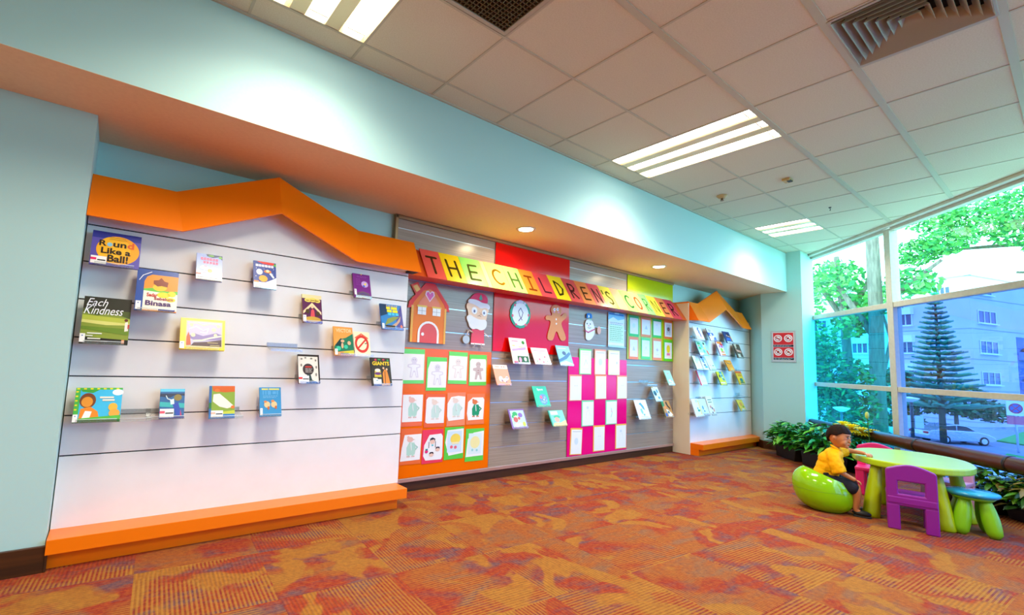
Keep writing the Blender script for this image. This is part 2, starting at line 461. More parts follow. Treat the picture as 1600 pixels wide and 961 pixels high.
# ================================================================== CEILING FITTINGS
M_refl = mat('fixture_reflector', '#f6e3b8', 0.3, metal=0.25)
M_tube = mat('lit_tube', (1, 1, 1), 0.5, emit=(1.0, 0.98, 0.95), estr=5.0)
M_dark = mat('duct_dark', '#080808', 0.9)
M_louv = mat('diffuser_enamel', '#b9b2a0', 0.45)
names = {(0, 0): 'three-tube ceiling light nearest the left, cut by the top of the picture', (5, 0): 'long three-tube ceiling light in the middle of the tiled ceiling',
         (10, 0): 'small far three-tube ceiling light close to the window corner'}
for fx, fy, n in FIX:
    x0 = 0.48 + .65 * fx; y1 = 2.642 - .6175 * fy; y0 = y1 - .6175 * n
    r = empty('ceiling_light', ((x0 + .325), (y0 + y1) / 2, ZC)); W2 = .315; L2 = (y1 - y0) / 2 - .012
    tag(r, names.get((fx, fy), 'three-tube ceiling light in the part of the room behind the camera'), 'ceiling light', 'recessed three-tube ceiling lights')
    b = MB()
    b.poly([(-W2, -L2, .07), (W2, -L2, .07), (W2, L2, .07), (-W2, L2, .07)], M_refl)
    for s_ in (-1, 1):
        b.poly([(s_ * W2, -L2, .07), (s_ * W2, L2, .07), (s_ * W2, L2, -.004), (s_ * W2, -L2, -.004)], M_refl)
        b.poly([(-W2, s_ * L2, .07), (W2, s_ * L2, .07), (W2, s_ * L2, -.004), (-W2, s_ * L2, -.004)], M_refl)
    b.build('housing', r)
    for cx in (-.107, .107):                                  # reflector panels between the tubes
        b = MB(); b.prism([(cx - .045, -.002), (cx + .045, -.002), (cx + .05, .012), (cx - .05, .012)], (-L2, L2), M_refl, 'y'); b.build('reflector_panel', r, bevel=.002)
    for cx in (-.238, 0, .238):
        b = MB(); b.box(cx - .055, cx + .055, -L2 + .004, L2 - .004, .004, .012, M_tube); tag(b.build('lit_tube', r), 'glowing white tube')
        for s_ in (-1, 1): b = MB(); b.box(cx - .056, cx + .056, s_ * (L2 - .06) - .004, s_ * (L2 - .06) + .004, -.001, .003, M_refl); b.build('end_clip', r)
    area('fixture_lamp', (0, -.10, -.006), .56, 2 * L2 - .24, FIX_W * n / 2, FIX_COL, 140, parent=r)

# egg-crate return grille
x0 = 0.48 + .65 * VENT1[0]; y0 = 2.642 - .6175 * (VENT1[1] + 1)
v = empty('return_air_grille', (x0 + .325, y0 + .30875, ZC)); tag(v, 'square dark egg-crate air grille at the top edge of the ceiling', 'air vent')
b = MB(); 
for (p, q, rr, s_) in ((-.313, .313, -.297, -.272), (-.313, .313, .272, .297), (-.313, -.288, -.272, .272), (.288, .313, -.272, .272)): b.box(p, q, rr, s_, -.006, .02, M_louv)
b.build('frame', v, bevel=.002)
b = MB()
for k in range(23):
    x = -.286 + k * .026; b.box(x - .0022, x + .0022, -.272, .272, -.001, .014, mat('grille_bronze', '#6a5c3c', 0.5, metal=.3))
for k in range(22):
    y = -.27 + k * .0257; b.box(-.288, .288, y - .0022, y + .0022, -.001, .014, mat('grille_bronze'))
b.build('egg_crate_core', v, clean=False)
b = MB(); b.box(-.30, .30, -.28, .28, .05, .06, M_dark); b.build('duct_back', v)

# stepped four-way diffuser
x0 = 0.48 + .65 * VENT2[0]; y0 = 2.642 - .6175 * (VENT2[1] + 1)
v = empty('supply_air_diffuser', (x0 + .325, y0 + .30875, ZC)); tag(v, 'square four-way louvred air diffuser near the top right of the ceiling', 'air vent')
b = MB()
for (p, q, rr, s_) in ((-.314, .314, -.298, -.280), (-.314, .314, .280, .298), (-.314, -.296, -.28, .28), (.296, .314, -.28, .28)): b.box(p, q, rr, s_, -.008, .02, M_louv)
b.build('frame', v, bevel=.002)
for k in range(7):
    so_ = .285 - k * .040; si = so_ - .034; zo = -.012; zi = .055; tt = .004
    b = MB()
    for a_ in range(4):
        R4 = Matrix.Rotation(a_ * PI / 2, 4, 'Z')
        p = [R4 @ Vector(q) for q in ((-so_, -so_, zo), (so_, -so_, zo), (si, -si, zi), (-si, -si, zi))]
        p2 = [q + Vector((0, 0, tt)) for q in p]
        b.faces(p + p2, [(0, 1, 2, 3), (7, 6, 5, 4), (0, 4, 5, 1), (3, 2, 6, 7)], M_louv)
    b.build('louvre_ring', v)
b = MB(); b.box(-.31, .31, -.29, .29, .07, .08, M_dark); b.build('duct_back', v)
# the added slab overhead keeps light out above the diffusers
for (nm, x, y, lab) in (('sprinkler_head', 5.43, 2.37, 'small brass-toned sprinkler cup between the two nearer ceiling lights and the far one'), ('smoke_detector', 5.42, 1.73, 'small square dark-slotted detector on the ceiling right of the sprinkler')):
    r = empty(nm, (x, y, ZC)); tag(r, lab, nm.replace('_', ' '))
    if nm == 'sprinkler_head':
        b = MB(); b.lathe([(.055, -.001), (.052, -.012), (.034, -.030), (.030, -.034)], mat('detector_tan', '#c9a56a', .4), 20); b.build('cup', r)
        b = MB(); b.lathe([(.014, -.034), (.010, -.052), (.020, -.056), (.020, -.060)], mat('detector_brown', '#8c6a44', .4), 14); b.build('nozzle', r)
    else:
        b = MB(); b.box(-.05, .05, -.035, .035, -.028, 0, mat('detector_tan')); b.build('housing', r, bevel=.006)
        b = MB(); b.box(-.032, .032, -.0365, -.0, -.031, -.018, mat('detector_slot', '#3c1c10', .5)); b.build('sensor_slot', r, bevel=.002)
r = empty('ceiling_hook', (6.70, 1.72, ZC)); tag(r, 'tiny dark hook on the far ceiling tiles', 'hook')
b = MB(); b.lathe([(.014, 0), (.012, -.008)], mat('hook_metal', '#333333', .5), 12); b.build('base', r)
b = MB(); b.tube([(0, 0, -.008), (.012, 0, -.02), (.012, 0, -.034), (0, 0, -.04), (-.010, 0, -.034)], .003, mat('hook_metal'), 6); b.build('hook', r)

# round downlights in the soffit
for x, lab in ((3.244, 'round glowing downlight in the soffit above the red board'), (5.684, 'round glowing downlight in the soffit above the lime board')):
    r = empty('downlight', (x, 3.275, ZS)); tag(r, lab, 'ceiling light', 'round soffit downlights')
    b = MB(); b.lathe([(.072, -.004), (.086, -.010), (.095, -.006), (.097, 0), (.072, 0)], mat('downlight_ring', '#e8dcc8', .3, metal=.3), 32); b.build('trim_ring', r)
    b = MB(); b.lathe([(.070, -.006), (.0705, -.003)], mat('downlight_glow', (1, 1, 1), .5, emit=(1, .93, .78), estr=14.0), 32); tag(b.build('lit_lens', r), 'glowing white lens')
    area('downlight_lamp', (0, 0, -.016), .13, .13, DOWN_W, DOWN_COL, 160, shape='DISK', parent=r)

# ================================================================== NO-SMOKING NOTICE ON THE RIGHT WALL
r = empty('notice_frame', (8.75, 2.917, 1.41), rz=-PI / 2); tag(r, 'silver framed red notice with four white prohibition circles on the right wall', 'sign')
# local x runs along -y of the room, local -y faces the room... mounted on the wall facing -x
sw, sh = .345, .505
b = MB(); b.box(-sw / 2, sw / 2, -.012, 0, 0, sh, mat('notice_silver', '#c9cfd2', .3, metal=.6)); b.build('frame', r, bevel=.004)
sgn = [('r', '#f2f2f2', .07, .05, .93, .95), ('r', '#e01f2a', .09, .56, .91, .94), ('r', '#e01f2a', .09, .15, .91, .48), ('r', '#101a2c', .09, .49, .91, .555), ('r', '#101a2c', .09, .07, .91, .145)]
for cx in (.29, .71):
    for cz in (.76, .325):
        sgn += [('e', '#ffffff', cx, cz, .17, .115), ('e', '#e01f2a', cx, cz, .13, .088), ('e', '#ffffff', cx, cz, .105, .07)]
sgn += [('r', '#222222', .21, .745, .37, .765), ('p', '#222222', [(.64, .73), (.76, .73), (.74, .79), (.67, .79)]), ('e', '#222222', .29, .325, .05, .04), ('p', '#222222', [(.64, .30), (.78, .30), (.71, .37)])]
for cx in (.29, .71):
    for cz in (.76, .325): sgn.append(('l', '#e01f2a', [(cx - .09, cz + .055), (cx + .09, cz - .055)], .035))
sgn.append(lines('#c9d2e0', .13, .87, .50, .55, 2, .35)); sgn.append(lines('#c9d2e0', .13, .87, .08, .14, 2, .35))
art(sgn, sw, sh, r, y0=-.012)
# ================================================================== BOOK DISPLAY UNITS
SLZ = [1.931, 1.706, 1.479, 1.253, 1.025, .798, .570]
def display_unit(X0, X1, peak, v0, v1, e0, e1, lab, side_left=False):
    r = empty('book_display_unit', (X0, 3.52, 0)); tag(r, lab, 'display shelving', 'white and orange book display units')
    o = -X0
    # slatted white panel: boards separated by dark grooves
    zs = [.165] + SLZ[::-1]
    b = MB()
    for k in range(len(zs)):
        z0 = zs[k] + (.004 if k else 0); z1 = zs[k + 1] - .004 if k + 1 < len(zs) else None
        if z1: b.box(0, X1 - X0, 0, .018, z0, z1, M_white)
        else:
            b.prism([(0, z0), (X1 - X0, z0), (X1 - X0, 2.10), (v1 + o, 2.10), (peak + o, 2.38), (v0 + o, 2.10), (0, 2.10)], (0, .018), M_white)
    b.build('slatted_panel', r, bevel=.0015)
    b = MB()
    for z in SLZ: b.box(.002, X1 - X0 - .002, .012, .020, z - .005, z + .005, M_groove)
    b.build('groove', r)
    b = MB(); b.box(.0, X1 - X0 - .04, .020, .222, .16, 2.10, M_white); b.build('carcass', r)
    if side_left:
        b = MB(); b.box(-.018, 0, -.01, .262, .0, 2.22, M_beige); b.build('side_panel', r, bevel=.002)
    # base plinth: overhanging orange lip on a set-back toe
    L0, L1 = (X0, X1 - .02) if not side_left else (X0 + .005, X1 + .03)
    b = MB(); b.box(L0 - X0, L1 - X0, -.19, .24, .09, .167, M_orange); b.build('plinth_shelf', r, bevel=.002)
    b = MB(); b.box(L0 - X0 + .002, L1 - X0 - .05, -.125, .24, 0, .09, M_orange); b.build('plinth_toe', r)
    # roof-shaped orange fascia, leaning out at the bottom
    top = [(e0, 2.243), (v0, 2.243), (peak, 2.518), (v1, 2.243), (e1, 2.243)]
    bot = [(e0, 1.952), (v0 + .045, 1.952), (peak, 2.205), (v1 - .065, 1.952), (e1, 1.952)]
    yt, yb = 0.0, -.150
    P = []
    for (x, z) in top: P.append((x + o, yt, z))
    for (x, z) in bot: P.append((x + o, yb, z))
    for (x, z) in top: P.append((x + o, yt + .020, z))
    for (x, z) in bot: P.append((x + o, yb + .022, z + .0))
    n = 5; fs = []
    for k in range(4):
        fs += [(k, k + 1, n + k + 1, n + k), (2 * n + k, 3 * n + k, 3 * n + k + 1, 2 * n + k + 1), (k, 2 * n + k, 2 * n + k + 1, k + 1), (n + k, n + k + 1, 3 * n + k + 1, 3 * n + k)]
    fs += [(0, n, 3 * n, 2 * n), (n - 1, 3 * n - 1, 4 * n - 1, 2 * n - 1)]
    b = MB(); b.faces(P, fs, M_orange); b.build('roof_fascia', r, bevel=.0015)
    if side_left:      # return piece from the wall out to the fascia corner
        b = MB(); b.faces([(e0 + o, yt, 2.243), (e0 + o, yb, 1.952), (e0 + o - .004, .20, 1.975), (e0 + o - .004, .26, 2.243), (e0 + o + .018, yt, 2.243), (e0 + o + .018, yb + .01, 1.952), (e0 + o + .014, .20, 1.975), (e0 + o + .014, .26, 2.243)],
                          [(0, 3, 2, 1), (4, 5, 6, 7), (0, 1, 5, 4), (1, 2, 6, 5), (2, 3, 7, 6), (3, 0, 4, 7)], M_orange); b.build('fascia_return', r)
    else:              # small black bracket behind the right end
        b = MB(); b.box(X1 - X0 - .03, X1 - X0 + .04, -.09, 0, 1.955, 1.975, M_groove); b.build('bracket', r)
    return r
display_unit(-.175, 2.06, .905, .262, 1.565, -.178, 2.10, 'large white slatted book display with zigzag orange roof, left of the board')
display_unit(6.92, 9.03, 7.83, 7.217, 8.488, 6.92, 8.74, 'far narrower-looking white slatted book display with orange roof, right of the board', side_left=True)

# ---- grey-brown slatwall board
bd = empty('slatwall_board', (2.03, 3.76, 0)); tag(bd, 'long grey-brown wooden slatwall board with shiny metal strips between the two displays', 'display board')
b = MB(); SZ = [.322, .555, .788, 1.021, 1.254, 1.487, 1.722, 1.955, 2.19, 2.425]
zz = [.125] + SZ + [2.515]
for k in range(len(zz) - 1): b.box(0.03, 4.87, 0, .02, zz[k] + (.004 if k else 0), zz[k + 1] - .004, M_slat)
b.build('slat_boards', bd, bevel=.001)
b = MB()
for z in SZ: b.box(.03, 4.87, .004, .016, z - .004, z + .004, M_alu)
b.build('metal_strip', bd)
b = MB(); b.box(0, 4.90, -.012, .024, 2.513, 2.545, M_brass); b.box(0, .03, -.012, .024, .125, 2.545, M_brass); b.build('frame', bd, bevel=.003)
b = MB(); b.box(0.0, 4.87, -.014, .022, .090, .125, mat('pinkish_metal_trim', '#c9a597', .3, metal=.5)); b.build('bottom_trim', bd, bevel=.003)
b = MB()
for xm in (1.235, 2.462, 3.675): b.box(xm - .003, xm + .003, -.0015, .004, .125, 2.513, mat('panel_joint', '#6d625c', .4))
b.build('panel_joint', bd)

# ---- coloured sheets under clear film
def sheet(name, x0, x1, z0, z1, col, lab, rough=.12):
    r = empty(name, ((x0 + x1) / 2, 3.752, z0)); tag(r, lab, 'coloured sheet')
    w = x1 - x0; b = MB(); b.box(-w / 2, w / 2, -.002, .004, 0, z1 - z0, mat(name + '_' + col.lstrip('#'), col, rough, spec=.35)); b.build('sheet', r)
    return r
sheet('red_sheet', 3.27, 4.485, 1.331, 2.510, '#e60a06', 'glossy red sheet on the board behind wreath and biscuit-man cut-outs')
sheet('lime_sheet', 5.71, 6.90, 1.337, 2.510, '#b8c800', 'lime yellow sheet on the board under eight small framed drawings')
sheet('orange_sheet', 2.07, 3.255, .128, 1.315, '#f86e00', 'bright orange sheet low on the board with twelve drawings')
sheet('pink_sheet', 4.491, 5.697, .128, 1.317, '#f2007c', 'magenta pink sheet low on the board with chequered paper sheets')

# ---- letter banner
YT, YBm = 3.70, 3.52; ZT, ZB = 2.250, 1.955
bn = empty('letter_banner', (2.06, 3.745, 0)); tag(bn, 'long leaning orange banner rail carrying the letter cards', 'banner')
b = MB(); b.prism([(YT - 3.745 + .012, ZT - .012), (YBm - 3.745 + .012, ZB), (0, ZB), (0, ZT - .012)], (0, 4.85), mat('banner_orange', '#e8581a', .3), 'x'); b.build('rail', bn, bevel=.002)
ln = math.hypot(ZT - ZB, YT - YBm); th = math.atan2(YT - YBm, ZT - ZB)
STK = {'T': [[(.1, .95), (.9, .95)], [(.5, .95), (.5, .02)]], 'H': [[(.12, .98), (.16, .02)], [(.85, .98), (.88, .0)], [(.14, .50), (.86, .52)]],
 'E': [[(.85, .95), (.25, .92), (.15, .04), (.85, .06)], [(.2, .5), (.75, .52)]], 'C': [arc(.58, .5, .44, .46, 50, 310, 12)], 'I': [[(.12, .94), (.88, .94)], [(.5, .94), (.5, .05)], [(.12, .05), (.88, .05)]],
 'L': [[(.2, .98), (.22, .05), (.88, .05)]], 'D': [[(.2, .98), (.2, .02)], [(.2, .98), (.6, .82), (.86, .5), (.62, .12), (.2, .02)]], 'R': [[(.18, .98), (.2, .0)], [(.18, .98), (.65, .94), (.80, .74), (.62, .52), (.2, .48)], [(.3, .48), (.85, .02)]],
 'N': [[(.15, .0), (.15, .98), (.85, .02), (.88, .98)]], 'S': [[(.85, .85), (.6, .97), (.30, .88), (.25, .66), (.5, .52), (.78, .38), (.78, .14), (.5, .02), (.18, .12)]], 'O': [arc(.5, .5, .38, .46, 0, 360, 16)], "'": [[(.3, .98), (.25, .75)]]}
CARDS = [('T', 2.262, 2.479, '#f0504a', '#4a2c10'), ('H', 2.479, 2.721, '#ffd800', '#4a3c10'), ('E', 2.721, 2.990, '#8ee86c', '#4a5a20'), (' ', 2.990, 3.047, '#fcb494', '#fcb494'), ('C', 3.047, 3.307, '#ffe878', '#8a6010'), ('H', 3.307, 3.545, '#9ce87e', '#4a6a34'),
 ('I', 3.545, 3.766, '#f89030', '#8a4010'), ('L', 3.766, 4.008, '#ea4a56', '#5a2030'), ('D', 4.008, 4.253, '#ffe61c', '#3a3410'), ('R', 4.253, 4.487, '#e24a50', '#4a2020'), ('E', 4.487, 4.72, '#f88a48', '#4a2c14'),
 ('N', 4.72, 4.952, '#ea4a5c', '#5a2a34'), ("'S", 4.952, 5.194, '#f0e84c', '#6a6a20'), (' ', 5.194, 5.400, '#fcb494', '#fcb494'), ('C', 5.400, 5.625, '#96e87c', '#2a7038'), ('O', 5.625, 5.839, '#fcae86', '#984818'),
 ('R', 5.839, 6.044, '#86e486', '#2a6a34'), ('N', 6.044, 6.275, '#fff04c', '#5a5a14'), ('E', 6.275, 6.497, '#fc8a4a', '#6a3414'), ('R', 6.497, 6.747, '#e8244c', '#4a1420')]
cn = {'#f0504a': 'red', '#ffd800': 'yellow', '#8ee86c': 'light green', '#ffe878': 'pale yellow', '#9ce87e': 'light green', '#f89030': 'orange', '#ea4a56': 'rose red', '#ffe61c': 'bright yellow', '#e24a50': 'red', '#f88a48': 'orange', '#ea4a5c': 'pink red', '#f0e84c': 'yellow', '#fcb494': 'blank peach', '#96e87c': 'light green', '#fcae86': 'peach', '#86e486': 'green', '#fff04c': 'yellow', '#fc8a4a': 'orange', '#e8244c': 'crimson'}
words = ['THE'] * 4 + ["CHILDREN'S"] * 10 + ['CORNER'] * 6
inword = ['first', 'second', 'third', '', 'first', 'second', 'third', 'fourth', 'fifth', 'sixth', 'seventh', 'eighth', 'last', '', 'first', 'second', 'third', 'fourth', 'fifth', 'last']
for k, (ch, x0, x1, cc, lc) in enumerate(CARDS):
    w = x1 - x0 - .004
    r = empty('letter_card', ((x0 + x1) / 2, YBm - .001, ZB), rx=-th)
    lab = (('narrow blank peach strip on the banner between the words THE and CHILDREN\'S' if k == 3 else 'blank peach card on the banner between the words CHILDREN\'S and CORNER') if ch == ' ' else '%s card lettered %s, %s letter of %s on the banner' % (cn[cc], ch, inword[k], words[k]))
    tag(r, lab, 'letter card', 'letter cards on the banner')
    b = MB(); b.box(-w / 2, w / 2, -.002, .004, 0, ln, mat('filmcard_' + cc.lstrip('#'), cc, .38, spec=.4, coat=.7)); b.build('card', r)
    if ch == ' ': continue
    b = MB()
    for q in ch:
        lx0, lx1 = (-.32 * w, .32 * w) if len(ch) == 1 else ((-.42 * w, -.2 * w) if q == "'" else (-.22 * w, .34 * w))
        for stk in STK[q]:
            for pl in thick_line([(lx0 + p[0] * (lx1 - lx0), .17 * ln + p[1] * .60 * ln) for p in stk], .027 if k not in (16, 17) else .019):
                b.poly([(p[0], -.0026, p[1]) for p in pl], mat('marker_' + lc.lstrip('#'), lc, .9, spec=.05, coat=.7))
    b.build('letter', r, clean=False)

# ---- cut-outs on the board
def chaikin(pts, n):
    for _ in range(n):
        o = []
        for k in range(len(pts)):
            a, b_ = pts[k], pts[(k + 1) % len(pts)]
            o += [(a[0] * .75 + b_[0] * .25, a[1] * .75 + b_[1] * .25), (a[0] * .25 + b_[0] * .75, a[1] * .25 + b_[1] * .75)]
        pts = o
    return pts
def cutout(name, x0, x1, z0, z1, ops_bg, ops, lab, cat, thick=.004, y=3.748, smooth=2):
    """ops_bg: outline polygons given thickness; ops: drawn on top"""
    r = empty(name, ((x0 + x1) / 2, y, z0)); tag(r, lab, cat)
    w, h = x1 - x0, z1 - z0
    for nm, col, pts in ops_bg:
        if smooth and nm != 'tunic_card': pts = chaikin(pts, smooth)
        b = MB(); b.prism([((p[0] - .5) * w, p[1] * h) for p in pts], (-thick, 0), mat('felt_' + col.lstrip('#'), col, .55)); b.build(nm, r); thick += .0008
    for o_ in art(ops, w, h, r, y0=-thick): o_.name = 'painted_detail' if o_.name.startswith('pic') else o_.name
    return r
# gingerbread house
cutout('paper_house', 2.207, 2.675, 1.367, 1.945,
 [('wall_card', '#fa8418', [(.07, 0), (.93, 0), (.93, .72), (.5, .99), (.07, .72)]),
  ('chimney_card', '#f05038', [(.04, .93), (.20, .99), (.30, .86), (.16, .78)]),
  ('roof_card', '#ee3a34', [(-.01, .55), (.07, .56), (.13, .66), (.34, .86), (.5, .90), (.66, .86), (.87, .66), (.93, .56), (1.01, .55), (.98, .66), (.62, 1.0), (.40, 1.0), (.02, .66)])],
 [('R', '#f7b414', [(.07, 0, .12, .60), (.88, 0, .93, .60)]), ('p', '#f0702a', [(.24, .66), (.5, .90), (.76, .66), (.76, .60), (.24, .60)]),
  ('p', '#f7b414', [(.08, .91), (.18, .95), (.26, .87), (.17, .82)]),
  ('p', '#ffd0dc', [(.50, .68), (.38, .80), (.40, .86), (.46, .87), (.50, .835), (.54, .87), (.60, .86), (.62, .80)]), ('p', '#e8189a', [(.50, .705), (.41, .80), (.425, .84), (.46, .85), (.50, .81), (.54, .85), (.575, .84), (.59, .80)]),
  ('R', '#f7c81a', [(.20, .585, .44, .615), (.56, .585, .80, .615)]), ('R', '#fbfbf4', [(.22, .46, .42, .585), (.58, .46, .78, .585)]), ('R', '#b9b9b0', [(.315, .46, .325, .585), (.675, .46, .685, .585), (.22, .52, .42, .527), (.58, .52, .78, .527)]),
  ('p', '#fffaf0', [(.24, 0), (.24, .16)] + [(.5 - .26 * math.cos(math.radians(a)), .16 + .20 * math.sin(math.radians(a))) for a in range(0, 181, 18)] + [(.76, 0)]),
  ('p', '#ea4a30', [(.29, 0), (.29, .16)] + [(.5 - .21 * math.cos(math.radians(a)), .16 + .165 * math.sin(math.radians(a))) for a in range(0, 181, 18)] + [(.71, 0)]), ('e', '#ffffff', .36, .14, .035, .028)],
 'orange and red paper gingerbread house with pink heart, at the left end of the board', 'paper cut-out', smooth=0)
# bearded man in red hat
cutout('paper_santa', 2.855, 3.225, 1.362, 1.925,
 [('head_card', '#ffdcb8', [(.20, .45), (.16, .66), (.10, .70), (.12, .78), (.24, .82), (.88, .78), (.92, .68), (.86, .62), (.82, .45)]),
  ('tunic_card', '#ee4a62', [(.30, .06), (.78, .06), (.76, .32), (.32, .32)]),
  ('beard_card', '#fdfdfa', [(.14, .56), (.12, .50), (.20, .42), (.22, .36), (.34, .31), (.50, .34), (.62, .30), (.78, .33), (.86, .40), (.84, .52), (.60, .50), (.36, .54), (.26, .58)]),
  ('hat_card', '#ee1a5c', [(.18, .80), (.26, .92), (.44, 1.0), (.70, 1.0), (.86, .93), (.86, .80), (.60, .84), (.36, .84)]),
  ('hat_fur_card', '#f4f4fa', [(.16, .86), (.14, .79), (.34, .78), (.52, .74), (.60, .71), (.80, .74), (.92, .70), (.96, .77), (.86, .82), (.66, .82), (.50, .86), (.30, .87)])],
 [('e', '#ffffff', .38, .66, .10, .065), ('e', '#ffffff', .74, .64, .09, .06), ('e', '#5a5a8a', .38, .65, .035, .028), ('e', '#5a5a8a', .73, .635, .03, .026), ('l', '#c49a6a', [(.57, .64), (.63, .60), (.56, .585)], .012), ('l', '#a06a5a', [(.50, .565), (.56, .575), (.62, .56)], .012),
  ('p', '#148a64', [(.52, .88), (.66, .88), (.59, .98)]), ('r', '#148a64', .57, .86, .61, .89), ('r', '#fdfdfa', .29, .04, .79, .065),
  ('e', '#b9c4cc', .12, .12, .12, .075), ('l', '#d8b89c', [(.34, .26), (.20, .30), (.14, .20)], .04), ('l', '#ffdcb8', [(.76, .26), (.92, .20)], .03), ('l', '#caa892', [(.42, .05), (.42, .0), (.36, -.01)], .03), ('l', '#caa892', [(.66, .05), (.66, .0), (.72, -.01)], .03)],
 'paper cut-out of a white-bearded man in a pink-red hat, right of the paper house', 'paper cut-out')
# wreath
wo = [(.5 + (.5 + .025 * math.sin(k * 2.7)) * math.cos(2 * PI * k / 36), .5 + (.5 + .02 * math.sin(k * 3.1)) * math.sin(2 * PI * k / 36)) for k in range(36)]
cutout('paper_wreath', 3.496, 3.813, 1.600, 1.915, [('wreath_card', '#2fae8c', wo)],
 [('e', '#f6f8fa', .5, .5, .40, .41), ('E', '#e8506a', [(.12, .42, .05, .05), (.9, .5, .05, .05), (.3, .12, .06, .04), (.76, .14, .06, .04), (.22, .8, .05, .05)]), ('E', '#d8dcf4', [(.5, .94, .14, .06), (.34, .90, .06, .05), (.7, .9, .06, .05)]),
  ('l', '#5a3a78', [(.42, .26), (.56, .40), (.62, .56), (.50, .72), (.40, .60), (.46, .44), (.58, .30)], .03)], 'round paper wreath with white centre and a purple flourish on the red sheet', 'paper cut-out', y=3.745)
# gingerbread man
gm = [(.30, .0), (.14, .03), (.12, .14), (.26, .46), (.24, .56), (.06, .54), (.02, .62), (.10, .69), (.30, .68)] + [(.5 + .24 * math.cos(math.radians(a)), .84 + .16 * math.sin(math.radians(a))) for a in range(222, -43, -20)] + [(.70, .68), (.80, .76), (.92, .82), (1.0, .76), (.95, .66), (.76, .56), (.74, .46), (.97, .16), (.94, .05), (.80, .02), (.70, .06), (.52, .34), (.40, .05)]
cutout('paper_gingerbread_man', 4.050, 4.441, 1.489, 1.927, [('biscuit_card', '#ec9452', gm)],
 [('E', '#ffffff', [(.42, .86, .05, .045), (.56, .88, .05, .045)]), ('E', '#4a3a3a', [(.43, .86, .02, .02), (.57, .88, .02, .02)]), ('E', '#f48aa4', [(.40, .79, .045, .025), (.60, .80, .045, .025)]), ('E', '#fff0e0', [(.50, .60, .03, .028), (.51, .48, .03, .028)])],
 'orange paper gingerbread man with one arm raised on the red sheet', 'paper cut-out', y=3.745)
# snowman
cutout('paper_snowman', 4.757, 5.148, 1.543, 1.885,
 [('body_card', '#fbfcff', [(.14, .0), (.34, -.02), (.50, .12), (.60, .30), (.58, .46), (.52, .62), (.46, .74), (.20, .78), (.10, .66), (.08, .48), (.14, .34), (.12, .16)]),
  ('hat_card', '#1a84d8', [(.16, .78), (.14, .92), (.20, 1.0), (.38, 1.0), (.44, .94), (.44, .80), (.30, .84)])],
 [('E', '#3a4a5a', [(.18, .60, .025, .03), (.34, .60, .025, .03)]), ('p', '#f49ab0', [(.24, .56), (.24, .50), (.34, .51)]), ('l', '#e8588a', [(.08, .34), (.24, .28), (.42, .36), (.56, .42)], .045), ('l', '#88a0a8', [(.22, .46), (.30, .44), (.38, .48)], .02),
  ('e', '#f4ac90', .80, .40, .10, .15), ('E', '#ffffff', [(.26, .88, .04, .05)]), ('p', '#9ad8a8', [(.24, .80), (.34, .72), (.42, .78)])], 'white paper snowman with blue hat and pink scarf on the grey board', 'paper cut-out')
# rhyme poster
pr = empty('rhyme_poster', (5.451, 3.748, 1.478)); tag(pr, 'tall pale blue and white printed poster hanging beside the paper snowman', 'poster')
b = MB(); b.box(-.18, .18, -.002, 0, 0, .46, M_paper); b.build('sheet', pr)
art([('r', '#7cc8f0', 0, .78, 1, 1), ('p', '#e8f6ff', [(0, .78), (.3, .88), (.6, .80), (1, .86), (1, .74), (0, .74)]), ('r', '#d4f0d0', .04, .14, .96, .66), lines('#7aa8c8', .12, .90, .64, .74, 2), lines('#7ab078', .10, .90, .18, .62, 8, .3), ('r', '#2a8ad8', .05, .94, .95, .985), ('r', '#bcdff0', 0, 0, 1, .06)], .36, .46, pr, y0=-.002)
cl = empty('poster_clip', (5.451, 3.744, 1.925)); tag(cl, 'small metal clip at the top of the pale blue poster', 'clip')
b = MB(); b.box(-.05, .05, -.006, 0, .0, .018, M_alu); b.build('clip_bar', cl, bevel=.002)
b = MB(); b.tube([(-.02, -.004, .016), (-.02, -.006, .034), (.02, -.006, .034), (.02, -.004, .016)], .002, M_alu, 6); b.build('clip_handle', cl)

# ---- children's drawings
FAINT = {'g1': .30, 'g2': .30, 's1': .30, 's2': .45, 's3': 0, 'g3': .1, 'fam': 0, 'yel': .1, 'yel2': .25, 'dk': .1, 'pine': 0}
def faint(ops, f):      # pencil drawings: colours softened towards the paper
    out = []
    for o_ in ops:
        c = [int(o_[1].lstrip('#')[i:i + 2], 16) for i in (0, 2, 4)]
        out.append((o_[0], '#%02x%02x%02x' % tuple(int(v + (244 - v) * f) for v in c)) + tuple(o_[2:]))
    return out
def drawing(x0, x1, z0, z1, bcol, inner, kind, lab, group, rot=0.0):
    cx = (x0 + x1) / 2; w, h = x1 - x0, z1 - z0
    r = empty('childs_drawing', (cx, 3.7475, z0)); r.rotation_euler = (0, rot, 0); tag(r, lab, 'drawing', group)
    b = MB()
    # slightly curled sheet
    nseg = 6; P = []; 
    for i in range(nseg + 1):
        t = i / nseg; yy = -.0005 - .006 * (1 - math.sin(PI * t)) * 0.5 * (1 if random.random() > .0 else 0)
        P += [(-w / 2, yy, t * h), (w / 2, yy, t * h)]
    b.box(-w / 2, w / 2, -.0015, 0, 0, h, mat('card_' + bcol.lstrip('#'), bcol, .5)); b.build('backing_card', r)
    iw = (inner[2] - inner[0]) * w; ih = (inner[3] - inner[1]) * h
    pp = inner[4] if len(inner) > 4 else [(0, 0), (1, 0), (1, 1), (0, 1)]
    b = MB(); ix = -w / 2 + inner[0] * w; iz = inner[1] * h
    b.prism([(ix + p[0] * iw, iz + p[1] * ih) for p in pp], (-.0025, -.0016), M_paper); b.build('paper', r)
    for o_ in art(faint(KINDS[kind], FAINT.get(kind, .35)), iw, ih, r, y0=-.0026, x0=ix, z0=iz): o_.name = 'sketch'
    return r
